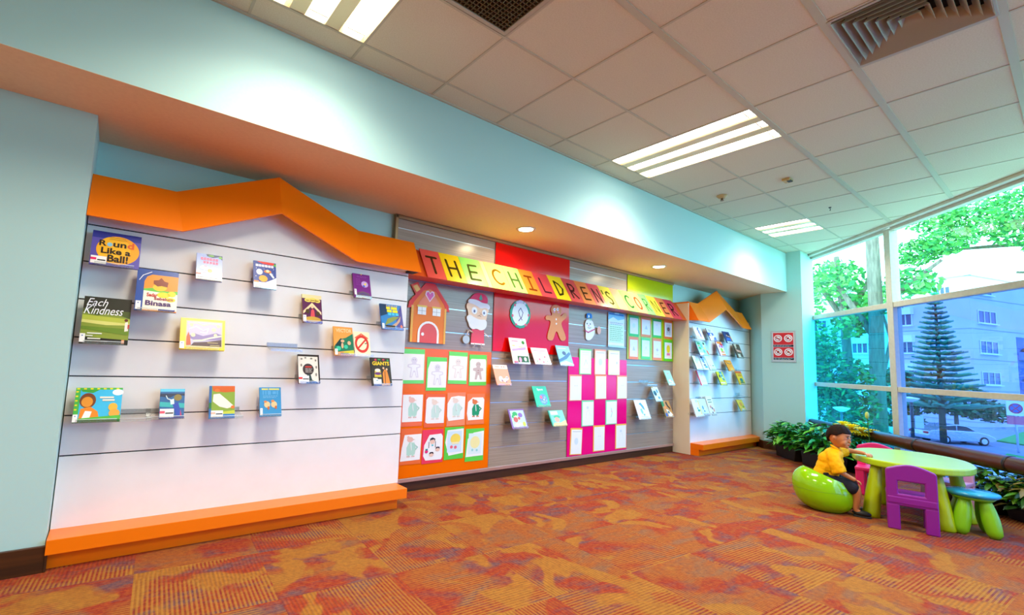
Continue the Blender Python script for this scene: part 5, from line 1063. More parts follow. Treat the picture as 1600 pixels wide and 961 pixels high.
# head
HC = Vector((.158, 0, .668)); HT = math.radians(8)
bm = bmesh.new(); bmesh.ops.create_uvsphere(bm, u_segments=40, v_segments=28, radius=1)
for v in bm.verts:
    x, y, z = v.co
    X = x * .083; Y = y * .072; Z = z * .096
    if z < 0: Y *= 1 - .26 * abs(z) ** 1.6; X = X * (1 - .20 * abs(z) ** 1.5) + .016 * abs(z) * (1 if x > -.2 else .2)
    if x > .75: X *= .97
    if x < 0 and z > -.1: X *= 1.04
    if x > .5 and -.45 < z < -.05: Y *= 1.04                       # cheeks
    if x > .8 and .0 < z < .2: X *= .965                            # eye line
    v.co = (X, Y, Z)
me = bpy.data.meshes.new('h'); bm.to_mesh(me); bm.free()
headparts = [me]
def ell(c, r, rot=None):
    mb = MB(); mb.ellipsoid((0, 0, 0), r, M_skin, 18, 12); m_ = bpy.data.meshes.new('e'); m_.from_pydata(mb.v, [], mb.f)
    bm = bmesh.new(); bm.from_mesh(m_); bmesh.ops.remove_doubles(bm, verts=bm.verts, dist=1e-5)
    if rot is not None: bmesh.ops.transform(bm, matrix=rot, verts=bm.verts)
    bmesh.ops.translate(bm, vec=c, verts=bm.verts); bm.to_mesh(m_); bm.free(); return m_
headparts += [ell((.0835, 0, -.028), (.013, .0105, .010)), ell((.082, 0, -.014), (.0085, .006, .018)), ell((.079, 0, -.052), (.011, .014, .0055)), ell((.077, 0, -.060), (.010, .012, .0055)), ell((.066, 0, -.078), (.018, .022, .014)),
              ell((.050, -.034, -.040), (.026, .022, .030)), ell((.050, .034, -.040), (.026, .022, .030)), ell((.030, 0, -.062), (.050, .044, .030)),
              ell((-.004, -.076, -.016), (.015, .011, .022), Matrix.Rotation(.25, 4, 'X')), ell((-.004, .076, -.016), (.015, .011, .022), Matrix.Rotation(-.25, 4, 'X')),
              ell((.060, 0, .026), (.020, .044, .022))]
HM = Matrix.Translation(HC) @ Matrix.Rotation(HT, 4, 'Y') @ Matrix.Rotation(math.radians(-24), 4, 'Z')
for m_ in headparts: m_.transform(HM)
parts += headparts
finish(join(parts), 'body', M_skin, boy, voxel=.0030, smooth=9)
# hair: cap over the skull with a fringe
bm = bmesh.new(); bmesh.ops.create_uvsphere(bm, u_segments=56, v_segments=40, radius=1)
for v in bm.verts:
    x, y, z = v.co
    w = math.atan2(y, x); wob = 1 + .012 * math.sin(9 * w + 5 * z) + .010 * math.sin(17 * w)
    v.co = (x * .0935 * wob - .003, y * .0830 * wob, z * .1060 * wob + .002)
kill = []
for v in bm.verts:
    x, y, z = v.co; a = math.degrees(math.atan2(abs(y), x))
    if a < 48: lim = .038 + .004 * math.sin(y * 260)
    elif a < 80: lim = .038 - (a - 48) / 32 * .034
    elif a < 112: lim = .004
    else: lim = .004 - min(1, (a - 112) / 40) * .072
    if z < lim: kill.append(v)
bmesh.ops.delete(bm, geom=kill, context='VERTS')
me = bpy.data.meshes.new('hair'); bm.to_mesh(me); bm.free(); me.transform(HM)
M_hair = noisy('dark_hair', '#120a07', '#2a170e', 60, .7, (1, 1, 1), spec=.15)
ho = finish(me, 'hair', M_hair, boy); sm = ho.modifiers.new('solid', 'SOLIDIFY'); sm.thickness = .010; sm.offset = -1
# face details
def small(name, items, m):
    mb = MB()
    for c, r in items: mb.ellipsoid(c, r, m, 14, 8, M=HM)
    return mb.build(name, boy)
for s in (-1, 1):
    o_ = small('eye', [((.0755, s * .029, .002), (.0075, .0105, .0045))], mat('eye_white', '#efe8e0', .3)); 
    small('iris', [((.0815, s * .029, .001), (.0030, .0048, .0042))], mat('iris_dark', '#1c100a', .15))
    small('eyelid', [((.0775, s * .0295, .0062), (.0072, .0125, .0020))], mat('lash_dark', '#2a160e', .6))
    small('eyebrow', [((.078, s * .029, .020), (.0040, .0150, .0020))], mat('lash_dark'))
small('lips', [((.0885, 0, -.0525), (.0042, .0125, .0030)), ((.0865, 0, -.0590), (.0042, .0105, .0030))], mat('lip_red', '#a84a3c', .4))
# shirt
Js = {'w': (.062, 0, .290, (.098, .098)), 'b': (.078, 0, .350, (.104, .100)), 'c': (.098, .004, .430, (.104, .104)), 'u': (.112, .004, .500, (.076, .088)), 'n': (.124, 0, .548, (.040, .046)),
      'sR': (.112, -.092, .486, .056), 'eR': (.136, -.118, .415, .054), 'fR': (.158, -.120, .366, .052), 'sL': (.134, .096, .500, .052), 'eL': (.214, .112, .524, .046)}
def blob(els, caps_):
    mb = MB()
    for c, r_ in els: mb.ellipsoid(c, r_, M_skin, 20, 14)
    for path, rr in caps_: mb.tube(path, rr, M_skin, 16)
    m_ = bpy.data.meshes.new('bl'); m_.from_pydata(mb.v, [], mb.f)
    bm = bmesh.new(); bm.from_mesh(m_); bmesh.ops.remove_doubles(bm, verts=bm.verts, dist=1e-5); bmesh.ops.recalc_face_normals(bm, faces=bm.faces); bm.to_mesh(m_); bm.free(); return m_
sh = blob([((.055, 0, .325), (.094, .096, .085)), ((.078, 0, .385), (.096, .100, .085)), ((.092, .002, .450), (.094, .104, .082)), ((.112, .002, .500), (.074, .104, .058)), ((.126, 0, .535), (.046, .050, .038)), ((.112, -.088, .492), (.052, .050, .050)), ((.132, .092, .502), (.050, .048, .048))],
          [([(.106, -.088, .495), (.128, -.116, .430), (.150, -.122, .362)], [.048, .054, .056]), ([(.130, .088, .503), (.168, .124, .514), (.204, .160, .526)], [.048, .047, .047])])
M_shirt = noisy('yellow_polo', '#fdb900', '#f6ae00', 14, .7, spec=.2)
so_ = finish(sh, 'shirt', M_shirt, boy, voxel=.005, smooth=22)
tx = bpy.data.textures.new('folds', 'CLOUDS'); tx.noise_scale = .045
dm = so_.modifiers.new('folds', 'DISPLACE'); dm.texture = tx; dm.strength = .012; dm.mid_level = .5
b = MB(); pts = []
for k in range(25):
    w = 2 * PI * k / 24; pts.append((.134 + .034 * math.cos(w), .034 * math.sin(w), .562 - .020 * math.cos(w)))
b.tube(pts, [.0085] * 25, M_shirt, 10, caps=False); b.build('collar', so_)
# shorts
Jh = {'p': (.040, 0, .258, (.086, .090)), 'hR': (.090, -.060, .256, .072), 'kR': (.200, -.064, .250, .066), 'eR': (.282, -.062, .222, .060), 'hL': (.090, .060, .256, .072), 'kL': (.200, .072, .250, .066), 'eL': (.286, .078, .224, .060)}
sk = skin_mesh(Jh, [('p', 'hR'), ('hR', 'kR'), ('kR', 'eR'), ('p', 'hL'), ('hL', 'kL'), ('kL', 'eL')], 'p', 2)
finish(sk, 'shorts', noisy('charcoal_shorts', '#2a2a34', '#22222c', 20, .8, spec=.2), boy, voxel=.005, smooth=3)
for s, yy in (('R', -.058), ('L', .083)):
    b = MB(); b.ellipsoid((.292, yy, .030), (.062, .028, .027), mat('black_shoe', '#141414', .5), 18, 12); b.prism([(.292 + p[0], yy + p[1]) for p in superell(.062, .027, 24)], (0, .014), mat('shoe_sole', '#2c2c2c', .7), 'z'); b.build('shoe', boy, bevel=.003)

# ================================================================== INDOOR PLANTS
def leaf_faces(mb, base, dirv, L, W, m, droop=.3):
    d = Vector(dirv).normalized(); up = Vector((0, 0, 1)); s = d.cross(up)
    if s.length < .1: s = Vector((1, 0, 0))
    s.normalize(); n = s.cross(d).normalized(); B = Vector(base)
    P = [B, B + d * L * .35 + s * W / 2 - n * .0, B + d * L * .72 + s * W * .36 - up * droop * L * .25, B + d * L - up * droop * L * .6, B + d * L * .72 - s * W * .36 - up * droop * L * .25, B + d * L * .35 - s * W / 2, B + d * L * .4 - n * W * .14]
    mb.faces(P, [(0, 1, 6), (1, 2, 6), (2, 3, 6), (3, 4, 6), (4, 5, 6), (5, 0, 6)], m, True)
def potted(loc, lab, nleaf, R, H, mats, seed, pot=True, pw=.30, ph=.24, L=.11, flowers=None, rz=PI / 4):
    rnd = random.Random(seed)
    r = empty('potted_plant', loc, rz); tag(r, lab, 'plant', 'potted plants by the window')
    if pot:
        b = MB(); b.prism([(-pw * .42, 0), (pw * .42, 0), (pw * .5, ph), (pw * .5 + .012, ph), (pw * .5 + .012, ph - .02)][:3] + [(-pw * .5, ph)], (-.13, .13), mat('planter_dark', '#0e0a0a', .6)); b.build('planter', r, bevel=.006)
        b = MB(); b.box(-pw * .46, pw * .46, -.12, .12, ph - .03, ph + .004, mat('soil', '#2a1a10', .95)); b.build('soil', r)
    b = MB(); ms = [mat('leaf_' + c.lstrip('#'), c, .38, spec=.4) for c in mats]
    stems = MB()
    for k in range(nleaf):
        w = rnd.uniform(0, 2 * PI); el = rnd.uniform(.0, 1.0) ** .7; rad = R * math.sqrt(rnd.random())
        base = (rad * math.cos(w) * .9, rad * math.sin(w) * .55, ph + H * el * (1 - .55 * (rad / R) ** 2))
        dv = (math.cos(w) + rnd.uniform(-.5, .5), math.sin(w) + rnd.uniform(-.5, .5), rnd.uniform(-.35, .75))
        leaf_faces(b, base, dv, L * rnd.uniform(.6, 1.3), L * rnd.uniform(.35, .6), rnd.choice(ms), rnd.uniform(.2, .9))
        if k % 9 == 0: stems.tube([(base[0] * .3, base[1] * .3, ph), (base[0] * .7, base[1] * .7, ph + (base[2] - ph) * .6), base], .003, mat('stem_green', '#3a6a20', .6), 5)
    b.build('foliage', r, clean=False); stems.build('stem', r)
    if flowers:
        for (fx, fy, fz, fr, col) in flowers:
            b = MB(); m = mat('petal_' + col.lstrip('#'), col, .5)
            for ring, n in ((-1, 18), (0, 18), (1, 14), (2, 9), (3, 6)):
                for q in range(n):
                    w = 2 * PI * q / n + ring * .2; tl = .25 + ring * .5
                    leaf_faces(b, (fx, fy, fz + ring * .004), (math.cos(w), math.sin(w), tl), fr * (1 - abs(ring) * .17), fr * .30, m, .3)
            b.ellipsoid((fx, fy, fz + .006), (fr * .2, fr * .2, fr * .3), mat('flower_heart', '#e0b010', .7), 12, 8)
            fl = b.build('flower', r, clean=False)
            b = MB(); b.tube([(fx * .5, fy * .5, ph), (fx * .9, fy * .9, fz * .7 + .05), (fx, fy, fz)], .004, mat('stem_green'), 6); b.build('flower_stem', fl)
    return r
GR = ['#2c8a1c', '#3aa02a', '#1c6a20', '#5cb838', '#16803c', '#74c040']
def along(t, c): return (c + t, t, 0)           # x - y = c
potted((8.16, 2.62, 0), 'bushy green leafy plant in a dark planter against the right wall', 420, .42, .36, GR, 3, pw=.56, ph=.19, L=.14)
potted((7.72, 2.16, 0), 'dense green plant with a few pale blooms, directly behind the green egg seat', 420, .38, .40, GR + ['#2aa070'], 5, pw=.54, ph=.19, L=.13)
potted((8.30, 2.10, 0), 'broad-leaved green plant rising behind the boy beside the rail', 160, .26, .42, GR, 9, pw=.40, ph=.19, L=.17)
potted((7.92, 1.84, 0), 'plant with large yellow chrysanthemum flowers behind the boy', 120, .20, .26, GR, 11, pw=.36, ph=.18, L=.12,
       flowers=[(-.12, .14, .56, .13, '#ffe81c'), (-.04, -.02, .52, .13, '#ffe000'), (.04, .14, .58, .12, '#fff02c'), (-.02, -.16, .50, .12, '#ffe81c')])
potted((7.80, 1.70, 0), 'upright green plant with a pale closed bud, right of the yellow flowers', 60, .15, .22, GR, 12, pw=.30, ph=.16, L=.12)
b = MB()
lastp = [o for o in bpy.data.objects if o.name.startswith('potted_plant') and 'closed bud' in o.get('label', '')][0]
b.ellipsoid((.02, 0, .74), (.022, .022, .045), mat('bud_green', '#d0dc6a', .5), 12, 8); b.tube([(.0, 0, .16), (.0, 0, .45), (.02, 0, .70)], .005, mat('stem_green'), 6)
for w in (0, 1.3, 2.6, 3.9, 5.2): leaf_faces(b, (.01, 0, .62), (math.cos(w), math.sin(w), .5), .14, .03, mat('bud_leaf', '#4aa84a', .4), .4)
b.build('bud', lastp, clean=False)
# pale blooms and a tan dried leaf among the left plants
for i, (x, y, z, c, lab) in enumerate(((7.82, 2.08, .50, '#f4f0ec', 'small white flower blossom among the leaves behind the egg seat'), (7.62, 2.06, .40, '#c08a5a', 'tan dried leaf among the green leaves behind the boy'))):
    r = empty('blossom' if i == 0 else 'dried_leaf', (x, y, z)); tag(r, lab, 'flower' if i == 0 else 'leaf')
    b = MB(); m = mat('petal_' + c.lstrip('#'), c, .6)
    if i == 0:
        for q in range(6):
            w = 2 * PI * q / 6; leaf_faces(b, (0, 0, 0), (math.cos(w), math.sin(w), .3), .05, .035, m, .2)
    else:
        for q in range(3): leaf_faces(b, (0, 0, 0), (math.cos(q * .5 + 3.6), math.sin(q * .5 + 3.6), .1), .12, .09, m, .7)
    b.build('petals' if i == 0 else 'blade', r, clean=False)
    b = MB(); b.tube([(0, 0, 0), (.01, .01, -.14)], .003, mat('stem_green'), 5); b.build('stem', r)
RGR = ['#3c7a14', '#5a9a1c', '#2a5a14', '#78a828', '#8a7a3a', '#1c4a18']
potted((6.93, .62, 0), 'low green plant with brownish leaves under the rail, right of the table', 300, .30, .34, RGR, 21, pw=.40, ph=.10, L=.13)
potted((6.66, .30, 0), 'dark green leafy plant at the right edge of the picture under the rail', 320, .34, .32, RGR, 22, pw=.40, ph=.10, L=.13)
potted((7.22, .94, 0), 'sparse dark plant behind the blue stool under the rail', 180, .26, .28, RGR, 23, pw=.36, ph=.10, L=.12)
# ================================================================== OUTSIDE
GZ = -3.4
M_asph = noisy('asphalt', '#9aa0a8', '#8a9098', 1.2, .9)
M_grass = noisy('lawn', '#3f9a3c', '#57b04a', 2.0, .9)
M_kerb = noisy('kerb_concrete', '#e4e6e6', '#d4d8d8', 3, .8)
b = MB(); b.poly([(9.5, -60, GZ), (140, -60, GZ), (140, 90, GZ), (9.5, 90, GZ)], M_asph); struct(b.build('ground'))
def strip(c0, c1, m, z, name, y0=-30, y1=40):
    b = MB(); b.prism([(c0 + y0, y0), (c1 + y0, y0), (c1 + y1, y1), (c0 + y1, y1)], (GZ, GZ + z), m, 'z'); return struct(b.build(name))
strip(41.6, 45.2, M_grass, .05, 'lawn_strip', -30, 3.6); strip(40.8, 41.6, M_kerb, .14, 'kerb', -30, 20); strip(33.0, 36.0, M_kerb, .04, 'path', -30, 40); strip(20, 33.0, M_grass, .03, 'lawn_strip_near', -30, 40)
b = MB(); b.prism([(58.2, 4.8), (56.8, 3.0), (75, -12), (78, 4)], (GZ, GZ + .10), M_grass, 'z'); struct(b.build('lawn_corner'))
b = MB(); b.prism([(55, 12.5), (50.3, 8.8), (49.6, 9.9), (54, 14)], (GZ, GZ + .10), M_grass, 'z'); struct(b.build('lawn_patch'))
# pebble ledge right outside the glass
peb = mat('white_pebbles', (.85, .87, .88), .85); g = NT(peb); vo = g.N('ShaderNodeTexVoronoi'); vo.inputs['Scale'].default_value = 26
tc = g.N('ShaderNodeTexCoord'); g.L(tc.outputs['Object'], vo.inputs['Vector']); g.L(g.ramp(vo.outputs['Distance'], [(.15, (.92, .93, .94)), (.6, (.42, .48, .52))]), g.b.inputs['Base Color'])
bp = g.N('ShaderNodeBump'); bp.inputs['Strength'].default_value = .8; g.L(vo.outputs['Distance'], bp.inputs['Height']); g.L(bp.outputs[0], g.b.inputs['Normal'])
b = MB(); b.prism([(WD - 4.2 + .08, -4.2), (WD + 2.9 + .08, 2.9), (WD + 2.9 + 2.0, 1.0), (WD - 4.2 + 2.0, -6.1)], (-.30, -.04), peb, 'z'); struct(b.build('pebble_ledge'))
b = MB(); b.prism([(WD - 4.2 + 2.0, -6.1), (WD + 2.9 + 2.0, 1.0), (WD + 2.9 + 2.14, .86), (WD - 4.2 + 2.14, -6.24)], (GZ, .0), M_kerb, 'z'); struct(b.build('ledge_kerb'))

# ---- housing block
M_bld = noisy('lavender_render', '#dcd4ee', '#d4cce6', .3, .85); M_line = mat('floor_line', '#a8a4c4', .8)
M_win = mat('dark_window_glass', '#27405c', .12, spec=.7); M_wfr = mat('white_window_frame', '#eef0f4', .5); M_led = mat('white_ledge', '#f6f8f8', .6)
C = Vector((74.2, 7.3, 0))
dL = Vector((math.cos(math.radians(66)), math.sin(math.radians(66)), 0)); dR = Vector((math.cos(math.radians(-17)), math.sin(math.radians(-17)), 0))
bl = empty('apartment_block', (C.x, C.y, GZ)); tag(bl, 'pale lavender apartment block with rows of dark windows across the road', 'building')
TOP = 12.95
def quad_pr(mb, a, b_, depth, z0, z1, m, off=0.0):
    """slab on a facade: a..b along direction from the corner"""
    pass
def fac(d, n):
    def f(s, z, o=0.0): return Vector((d.x * s + n.x * o, d.y * s + n.y * o, z - GZ))
    return f
nL = Vector((-dL.y, dL.x, 0)); nR = Vector((dR.y, -dR.x, 0))
if nL.dot(Vector((-1, 0, 0))) < 0: nL = -nL
if nR.dot(Vector((0, -1, 0))) < 0: nR = -nR
fL = fac(dL, nL); fR = fac(dR, nR)
b = MB()
A = [fL(0, GZ), fL(34, GZ), fR(34, GZ) + dL * 30, fR(34, GZ)]
B_ = [Vector((p.x, p.y, TOP - GZ)) for p in A]
b.faces(A + B_, [(0, 1, 5, 4), (1, 2, 6, 5), (2, 3, 7, 6), (3, 0, 4, 7), (4, 5, 6, 7)], M_bld); b.build('wall', bl)
def fbox(mb, f, s0, s1, z0, z1, o0, o1, m):
    p = [f(s0, z0, o0), f(s1, z0, o0), f(s1, z0, o1), f(s0, z0, o1), f(s0, z1, o0), f(s1, z1, o0), f(s1, z1, o1), f(s0, z1, o1)]
    mb.faces(p, [(0, 3, 2, 1), (4, 5, 6, 7), (0, 1, 5, 4), (1, 2, 6, 5), (2, 3, 7, 6), (3, 0, 4, 7)], m)
for f in (fL, fR):
    for z in (10.4, 7.05, 3.75, .40, -2.9):
        b = MB(); fbox(b, f, 0, 34, z, z + .07, 0, .03, M_line); b.build('floor_line', bl)
b = MB(); fbox(b, fL, -.2, 34, TOP - .1, TOP + .25, -.3, .25, M_bld); fbox(b, fR, -.2, 34, TOP - .1, TOP + .25, -.3, .25, M_bld); b.build('parapet', bl)
rows = [(7.75, 9.15), (4.45, 5.85), (1.10, 2.50), (-2.25, -.85)]
def window(f, s0, s1, z0, z1, ledge=False):
    b = MB(); fbox(b, f, s0, s1, z0, z1, -.1, .03, M_win); w = b.build('window', bl)
    b = MB(); 
    for q in range(4): x = s0 + (s1 - s0) * q / 3; fbox(b, f, x - .05, x + .05, z0, z1, .03, .08, M_wfr)
    fbox(b, f, s0, s1, z1 - .08, z1, .03, .08, M_wfr); fbox(b, f, s0, s1, z0, z0 + .08, .03, .08, M_wfr); b.build('window_frame', w)
    b = MB(); fbox(b, f, s0 - .1, s1 + .1, z0 - .12, z0, 0, .3, M_led); b.build('sill', w)
    if ledge: b = MB(); fbox(b, f, s0 - .2, s1 + .2, z1 - .1, z1 + .7, .0, .55, M_led); b.build('sun_hood', w)
for (z0, z1) in rows:
    for s0 in (5.4, 10.4, 15.6, 21.0, 26.5): window(fL, s0, s0 + 1.9, z0, z1, ledge=True)
    for s0 in (1.3,): window(fR, s0, s0 + 3.4, z0, z1)
    for s0 in (15.5,): window(fR, s0, s0 + 4.0, z0, z1, ledge=(z0 > 5))
window(fL, 1.6, 3.0, 10.9, 11.9)
window(fR, 1.2, 4.2, 10.9, 11.7)
b = MB(); fbox(b, fR, 8.6, 13.6, -2.8, 6.6, -.3, .04, mat('painted_recess_shade', '#6a78a8', .8)); rc = b.build('balcony_recess', bl)  # shade of the recess painted as a darker slab on the flat facade
for z in (-2.6, .7, 4.0):
    b = MB(); fbox(b, fR, 8.8, 13.4, z, z + .9, .04, .5, mat('balcony_wall', '#8a8cc8', .7)); b.build('balcony', rc)
    b = MB()
    for q in range(7): b.ellipsoid(fR(9.3 + q * .6, z + 1.1, .4), (.3, .3, .28), mat('balcony_plants', '#8a3c34' if True else '', .8), 8, 6)
    b.build('balcony_plants', rc)

# ---- foliage helpers
def blades(mb, c, r, n, L, W, ms, rnd, flat=.0):
    for _ in range(n):
        while True:
            p = Vector((rnd.uniform(-1, 1), rnd.uniform(-1, 1), rnd.uniform(-1, 1)))
            if .35 < p.length < 1: break
        q = Vector((c[0] + p.x * r[0], c[1] + p.y * r[1], c[2] + p.z * r[2]))
        d = Vector((rnd.gauss(0, 1), rnd.gauss(0, 1), rnd.gauss(0, .6))).normalized(); s = d.cross(Vector((rnd.gauss(0, 1), rnd.gauss(0, 1), rnd.gauss(0, 1)))).normalized()
        l = L * rnd.uniform(.6, 1.3); w = W * rnd.uniform(.6, 1.3)
        mb.faces([q - d * l / 2, q + s * w / 2, q + d * l / 2, q - s * w / 2], [(0, 1, 2, 3)], rnd.choice(ms))
TG = [mat('tree_leaf_' + c.lstrip('#'), c, .6, spec=.2) for c in ('#4a9c4c', '#5cb050', '#84c462', '#388a50')]
DG = [mat('tree_leaf_' + c.lstrip('#'), c, .6, spec=.2) for c in ('#2e7048', '#3c804c', '#286650', '#4c9058')]
M_bark = noisy('grey_bark', '#8a7a6a', '#6a5c50', 3, .9, (4, 4, .6))
def tree(name, base, trunk, clumps, ms, lab, seed, L=.38, W=.20, dens=1.0):
    rnd = random.Random(seed); r = empty(name, base); tag(r, lab, 'tree', 'trees outside the window')
    for path, rr in trunk:
        b = MB(); b.tube(path, rr, M_bark, 12); b.build('trunk' if path is trunk[0][0] else 'branch', r)
    b = MB()
    for c, rad, n in clumps: blades(b, c, rad, int(n * dens), L, W, ms, rnd)
    b.build('foliage', r, clean=False); return r
# round bush-like tree behind the left lower panes
tree('bushy_tree', (25.2, 6.5, GZ), [([(0, 0, 0), (0, 0, 3.5)], [.25, .18])], [((-.2, .3, 2.6), (1.3, 1.4, 2.2), 900), ((-.4, .5, 4.9), (1.0, 1.0, 1.6), 700), ((.3, -.5, 3.9), (.9, .9, 1.6), 600), ((0, 0, 1.0), (1.6, 1.5, 1.1), 500)], DG + TG[:1], 'dense dark green bushy tree filling the left lower window panes', 31, .26, .15, 1.6)
# two straight trunks with branches in the upper left pane
tree('tall_tree', (28.9, 5.9, GZ), [([(0, 0, 0), (-.1, 0, 4), (-.2, -.1, 8), (-.3, -.1, 12.5)], [.34, .30, .27, .24]), ([(-.15, 0, 6.6), (.2, .9, 8.2), (.3, 1.6, 9.6)], [.16, .12, .07]), ([(-.2, 0, 7.4), (-.5, -1.2, 8.8), (-.6, -2.4, 9.8)], [.14, .10, .06])],
     [((.2, 1.6, 9.6), (1.1, 1.2, .9), 300), ((-.4, -1.4, 9.0), (1.0, 1.0, .6), 240), ((.2, 1.0, 7.2), (.6, .8, .8), 200)], TG, 'tall straight grey trunk left of the window mullion', 32)
tree('forked_tree', (30.8, 7.4, GZ), [([(0, 0, 0), (0, 0, 5), (0, .1, 8), (-.1, .3, 11)], [.26, .22, .19, .12]), ([(0, 0, 7.4), (-.1, 1.0, 9.4), (-.1, 1.7, 11)], [.14, .11, .06]), ([(0, 0, 7.8), (0, -.8, 9.2), (0, -1.2, 10.5)], [.12, .09, .05])],
     [((0, .2, 9.6), (1.0, 1.2, 1.3), 320), ((0, -.6, 8.2), (.7, .8, .9), 220)], TG, 'forked slim-trunked tree between the tall trunk and the left wall', 33)
tree('slanting_tree', (36.5, 10.2, GZ), [([(0, -.8, 0), (0, -.4, 4), (0, .4, 8), (0, 1.2, 12)], [.34, .30, .26, .16])], [((0, .6, 9.4), (1.2, 1.0, 2.0), 420), ((0, 0, 6.5), (1.1, 1.3, 1.6), 420)], TG, 'slanting tree at the far left of the upper window pane', 34)
# wide canopy across the upper right panes
tree('spreading_tree', (33.0, .5, GZ), [([(3, -6, 0), (2.4, -5, 6), (1.2, -3.6, 10), (-.4, -1, 12)], [.5, .42, .34, .2]), ([(1.2, -3.6, 10), (-1, .5, 10.8), (-2.6, 3.0, 10.6)], [.2, .12, .05]), ([(1.8, -4.4, 8), (.6, -1.4, 9.4), (-.8, 1.2, 9.6)], [.18, .1, .05])],
     [((-3.9, 3.9, 10.4), (.9, .9, .6), 260), ((-3.4, 3.2, 12.0), (1.0, 1.2, .7), 260), ((-3.6, 2.1, 11.6), (1.6, 1.5, .8), 420), ((-4.2, 2.9, 10.7), (1.3, 1.0, .55), 300), ((-2.2, .9, 12.2), (1.6, 1.4, .8), 420), ((-3.0, .7, 10.9), (1.2, 1.2, .55), 300), ((-2.4, 0, 10.3), (1.3, .9, .45), 320), ((-.8, .2, 10.0), (1.2, .8, .5), 320), ((-.4, -.9, 12.6), (1.6, 1.2, .7), 320), ((-1.2, -.8, 10.6), (1.1, .9, .7), 280), ((.6, -1.4, 11.2), (1.2, 1.2, .6), 220)],
     TG, 'wide light green canopy hanging across the upper right windows', 35, .24, .12, 2.4)
tree('small_round_tree', (40.5, 8.4, GZ), [([(0, 0, 0), (.1, -.2, 4), (.4, -.8, 7.2), (.3, -.4, 9.4)], [.18, .15, .1, .05])], [((.3, -.3, 10.0), (1.1, 1.6, 1.1), 600), ((.2, .6, 8.8), (.7, .8, .6), 200)], TG, 'small round-crowned tree just right of the window mullion', 36, .34, .2)
tree('roadside_tree', (53.6, 8.6, GZ), [([(0, 0, 0), (0, 0, 2.4)], [.2, .14]), ([(1.6, -2.0, 0), (1.6, -2.0, 2.4)], [.16, .12])], [((0, .3, 3.4), (1.4, 2.4, 1.5), 900), ((1.4, -1.8, 3.2), (1.6, 2.3, 1.3), 900), ((.2, 1.6, 4.6), (1.0, 1.6, 1.0), 400), ((2.8, -3.6, 2.4), (1.2, 1.8, .8), 360), ((0, 1.5, 1.4), (1.0, 2.0, .7), 300)], DG, 'low spreading dark tree behind the silver car', 37, .5, .26, 1.3)

# Norfolk pine
pn = empty('norfolk_pine', (48.2, 6.45, GZ)); tag(pn, 'tall symmetrical tiered pine rising behind the silver car', 'tree')
HP = 11.6
b = MB(); b.tube([(0, 0, 0), (-.02, 0, 4), (0, 0, 9), (-.1, 0, HP)], [.20, .16, .09, .02], mat('pine_bark', '#3a3c34', .9), 12); b.build('trunk', pn)
PM = [mat('pine_green_' + c.lstrip('#'), c, .7, spec=.2) for c in ('#3a9078', '#48a07c', '#2e8072', '#5cb07c')]
rnd = random.Random(5); nt = 23
for k in range(nt):
    t = k / (nt - 1); z = 2.9 + (HP - .25 - 2.9) * t ** .92; R = (.16 + 2.15 * (1 - t) ** 1.02) * (1 if k > 3 else 1.22)
    b = MB(); nb = 9
    for q in range(nb):
        w = 2 * PI * q / nb + k * .4; rr = R * rnd.uniform(.82, 1.1); dz = .20 + .10 * t
        ex, ey = math.cos(w) * rr, math.sin(w) * rr
        P = [(0, 0, z), (ex * .5, ey * .5, z + rr * .0), (ex, ey, z + rr * dz * .5)]
        b.tube(P, [.07, .10 + .03 * (1 - t), .06], rnd.choice(PM), 6)
        if rr > .8:
            for s_ in (-1, 1):
                w2 = w + s_ * .32; b.tube([(ex * .4, ey * .4, z + .03), (math.cos(w2) * rr * .86, math.sin(w2) * rr * .86, z + rr * dz * .42)], [.085, .06], rnd.choice(PM), 5)
    b.build('branch_tier', pn)

# ---- silver car, facing right
cr_ = empty('parked_car', (52.43, 6.45, GZ), math.atan2(-1.69, 1.98)); tag(cr_, 'silver four-door saloon parked across the road behind the pine trunk', 'car')
M_sil = mat('silver_paint', '#c8ccd0', .25, metal=.6); M_cg = mat('car_glass', '#1a2630', .1, spec=.8); M_ty = mat('tyre', '#161616', .8); M_rim = mat('wheel_rim', '#d8dce0', .3, metal=.7)
low = [(-2.45, .32), (-2.5, .60), (-2.45, .90), (-2.2, 1.0), (-1.1, 1.02), (.95, .98), (1.6, .86), (2.08, .66), (2.2, .50), (2.18, .28), (1.75, .24), (-1.75, .24)]
b = MB(); b.prism(low, (-.82, .82), M_sil); b.build('body', cr_, bevel=.06, seg=3)
cab = [(-1.75, .98), (-1.15, 1.38), (-.35, 1.46), (.35, 1.40), (1.15, .97)]
b = MB(); b.prism(cab, (-.66, .66), M_sil); b.build('cabin', cr_, bevel=.05, seg=3)
for s in (-1, 1):
    for pts in ([(-1.45, 1.03), (-1.08, 1.32), (-.42, 1.38), (-.42, 1.03)], [(-.34, 1.03), (-.34, 1.385), (.30, 1.33), (.86, 1.03)]):
        b = MB(); b.prism(pts, sorted((s * .655, s * .675)), M_cg); b.build('side_window', cr_)
    for x in (-1.33, 1.33):
        b = MB(); b.tube([(x, s * .66, .32), (x, s * .84, .32)], .32, M_ty, 24); wh = b.build('wheel', cr_)
        b = MB(); b.tube([(x, s * .80, .32), (x, s * .855, .32)], .20, M_rim, 16); b.build('rim', wh)
    b = MB(); b.box(-2.52, -2.2, s * .60 - .16, s * .60 + .23 * (1 if s > 0 else 1) - (.0 if s > 0 else .0), .70, .86, mat('tail_light_red', '#d0202a', .3)); b.build('tail_light', cr_, bevel=.02)
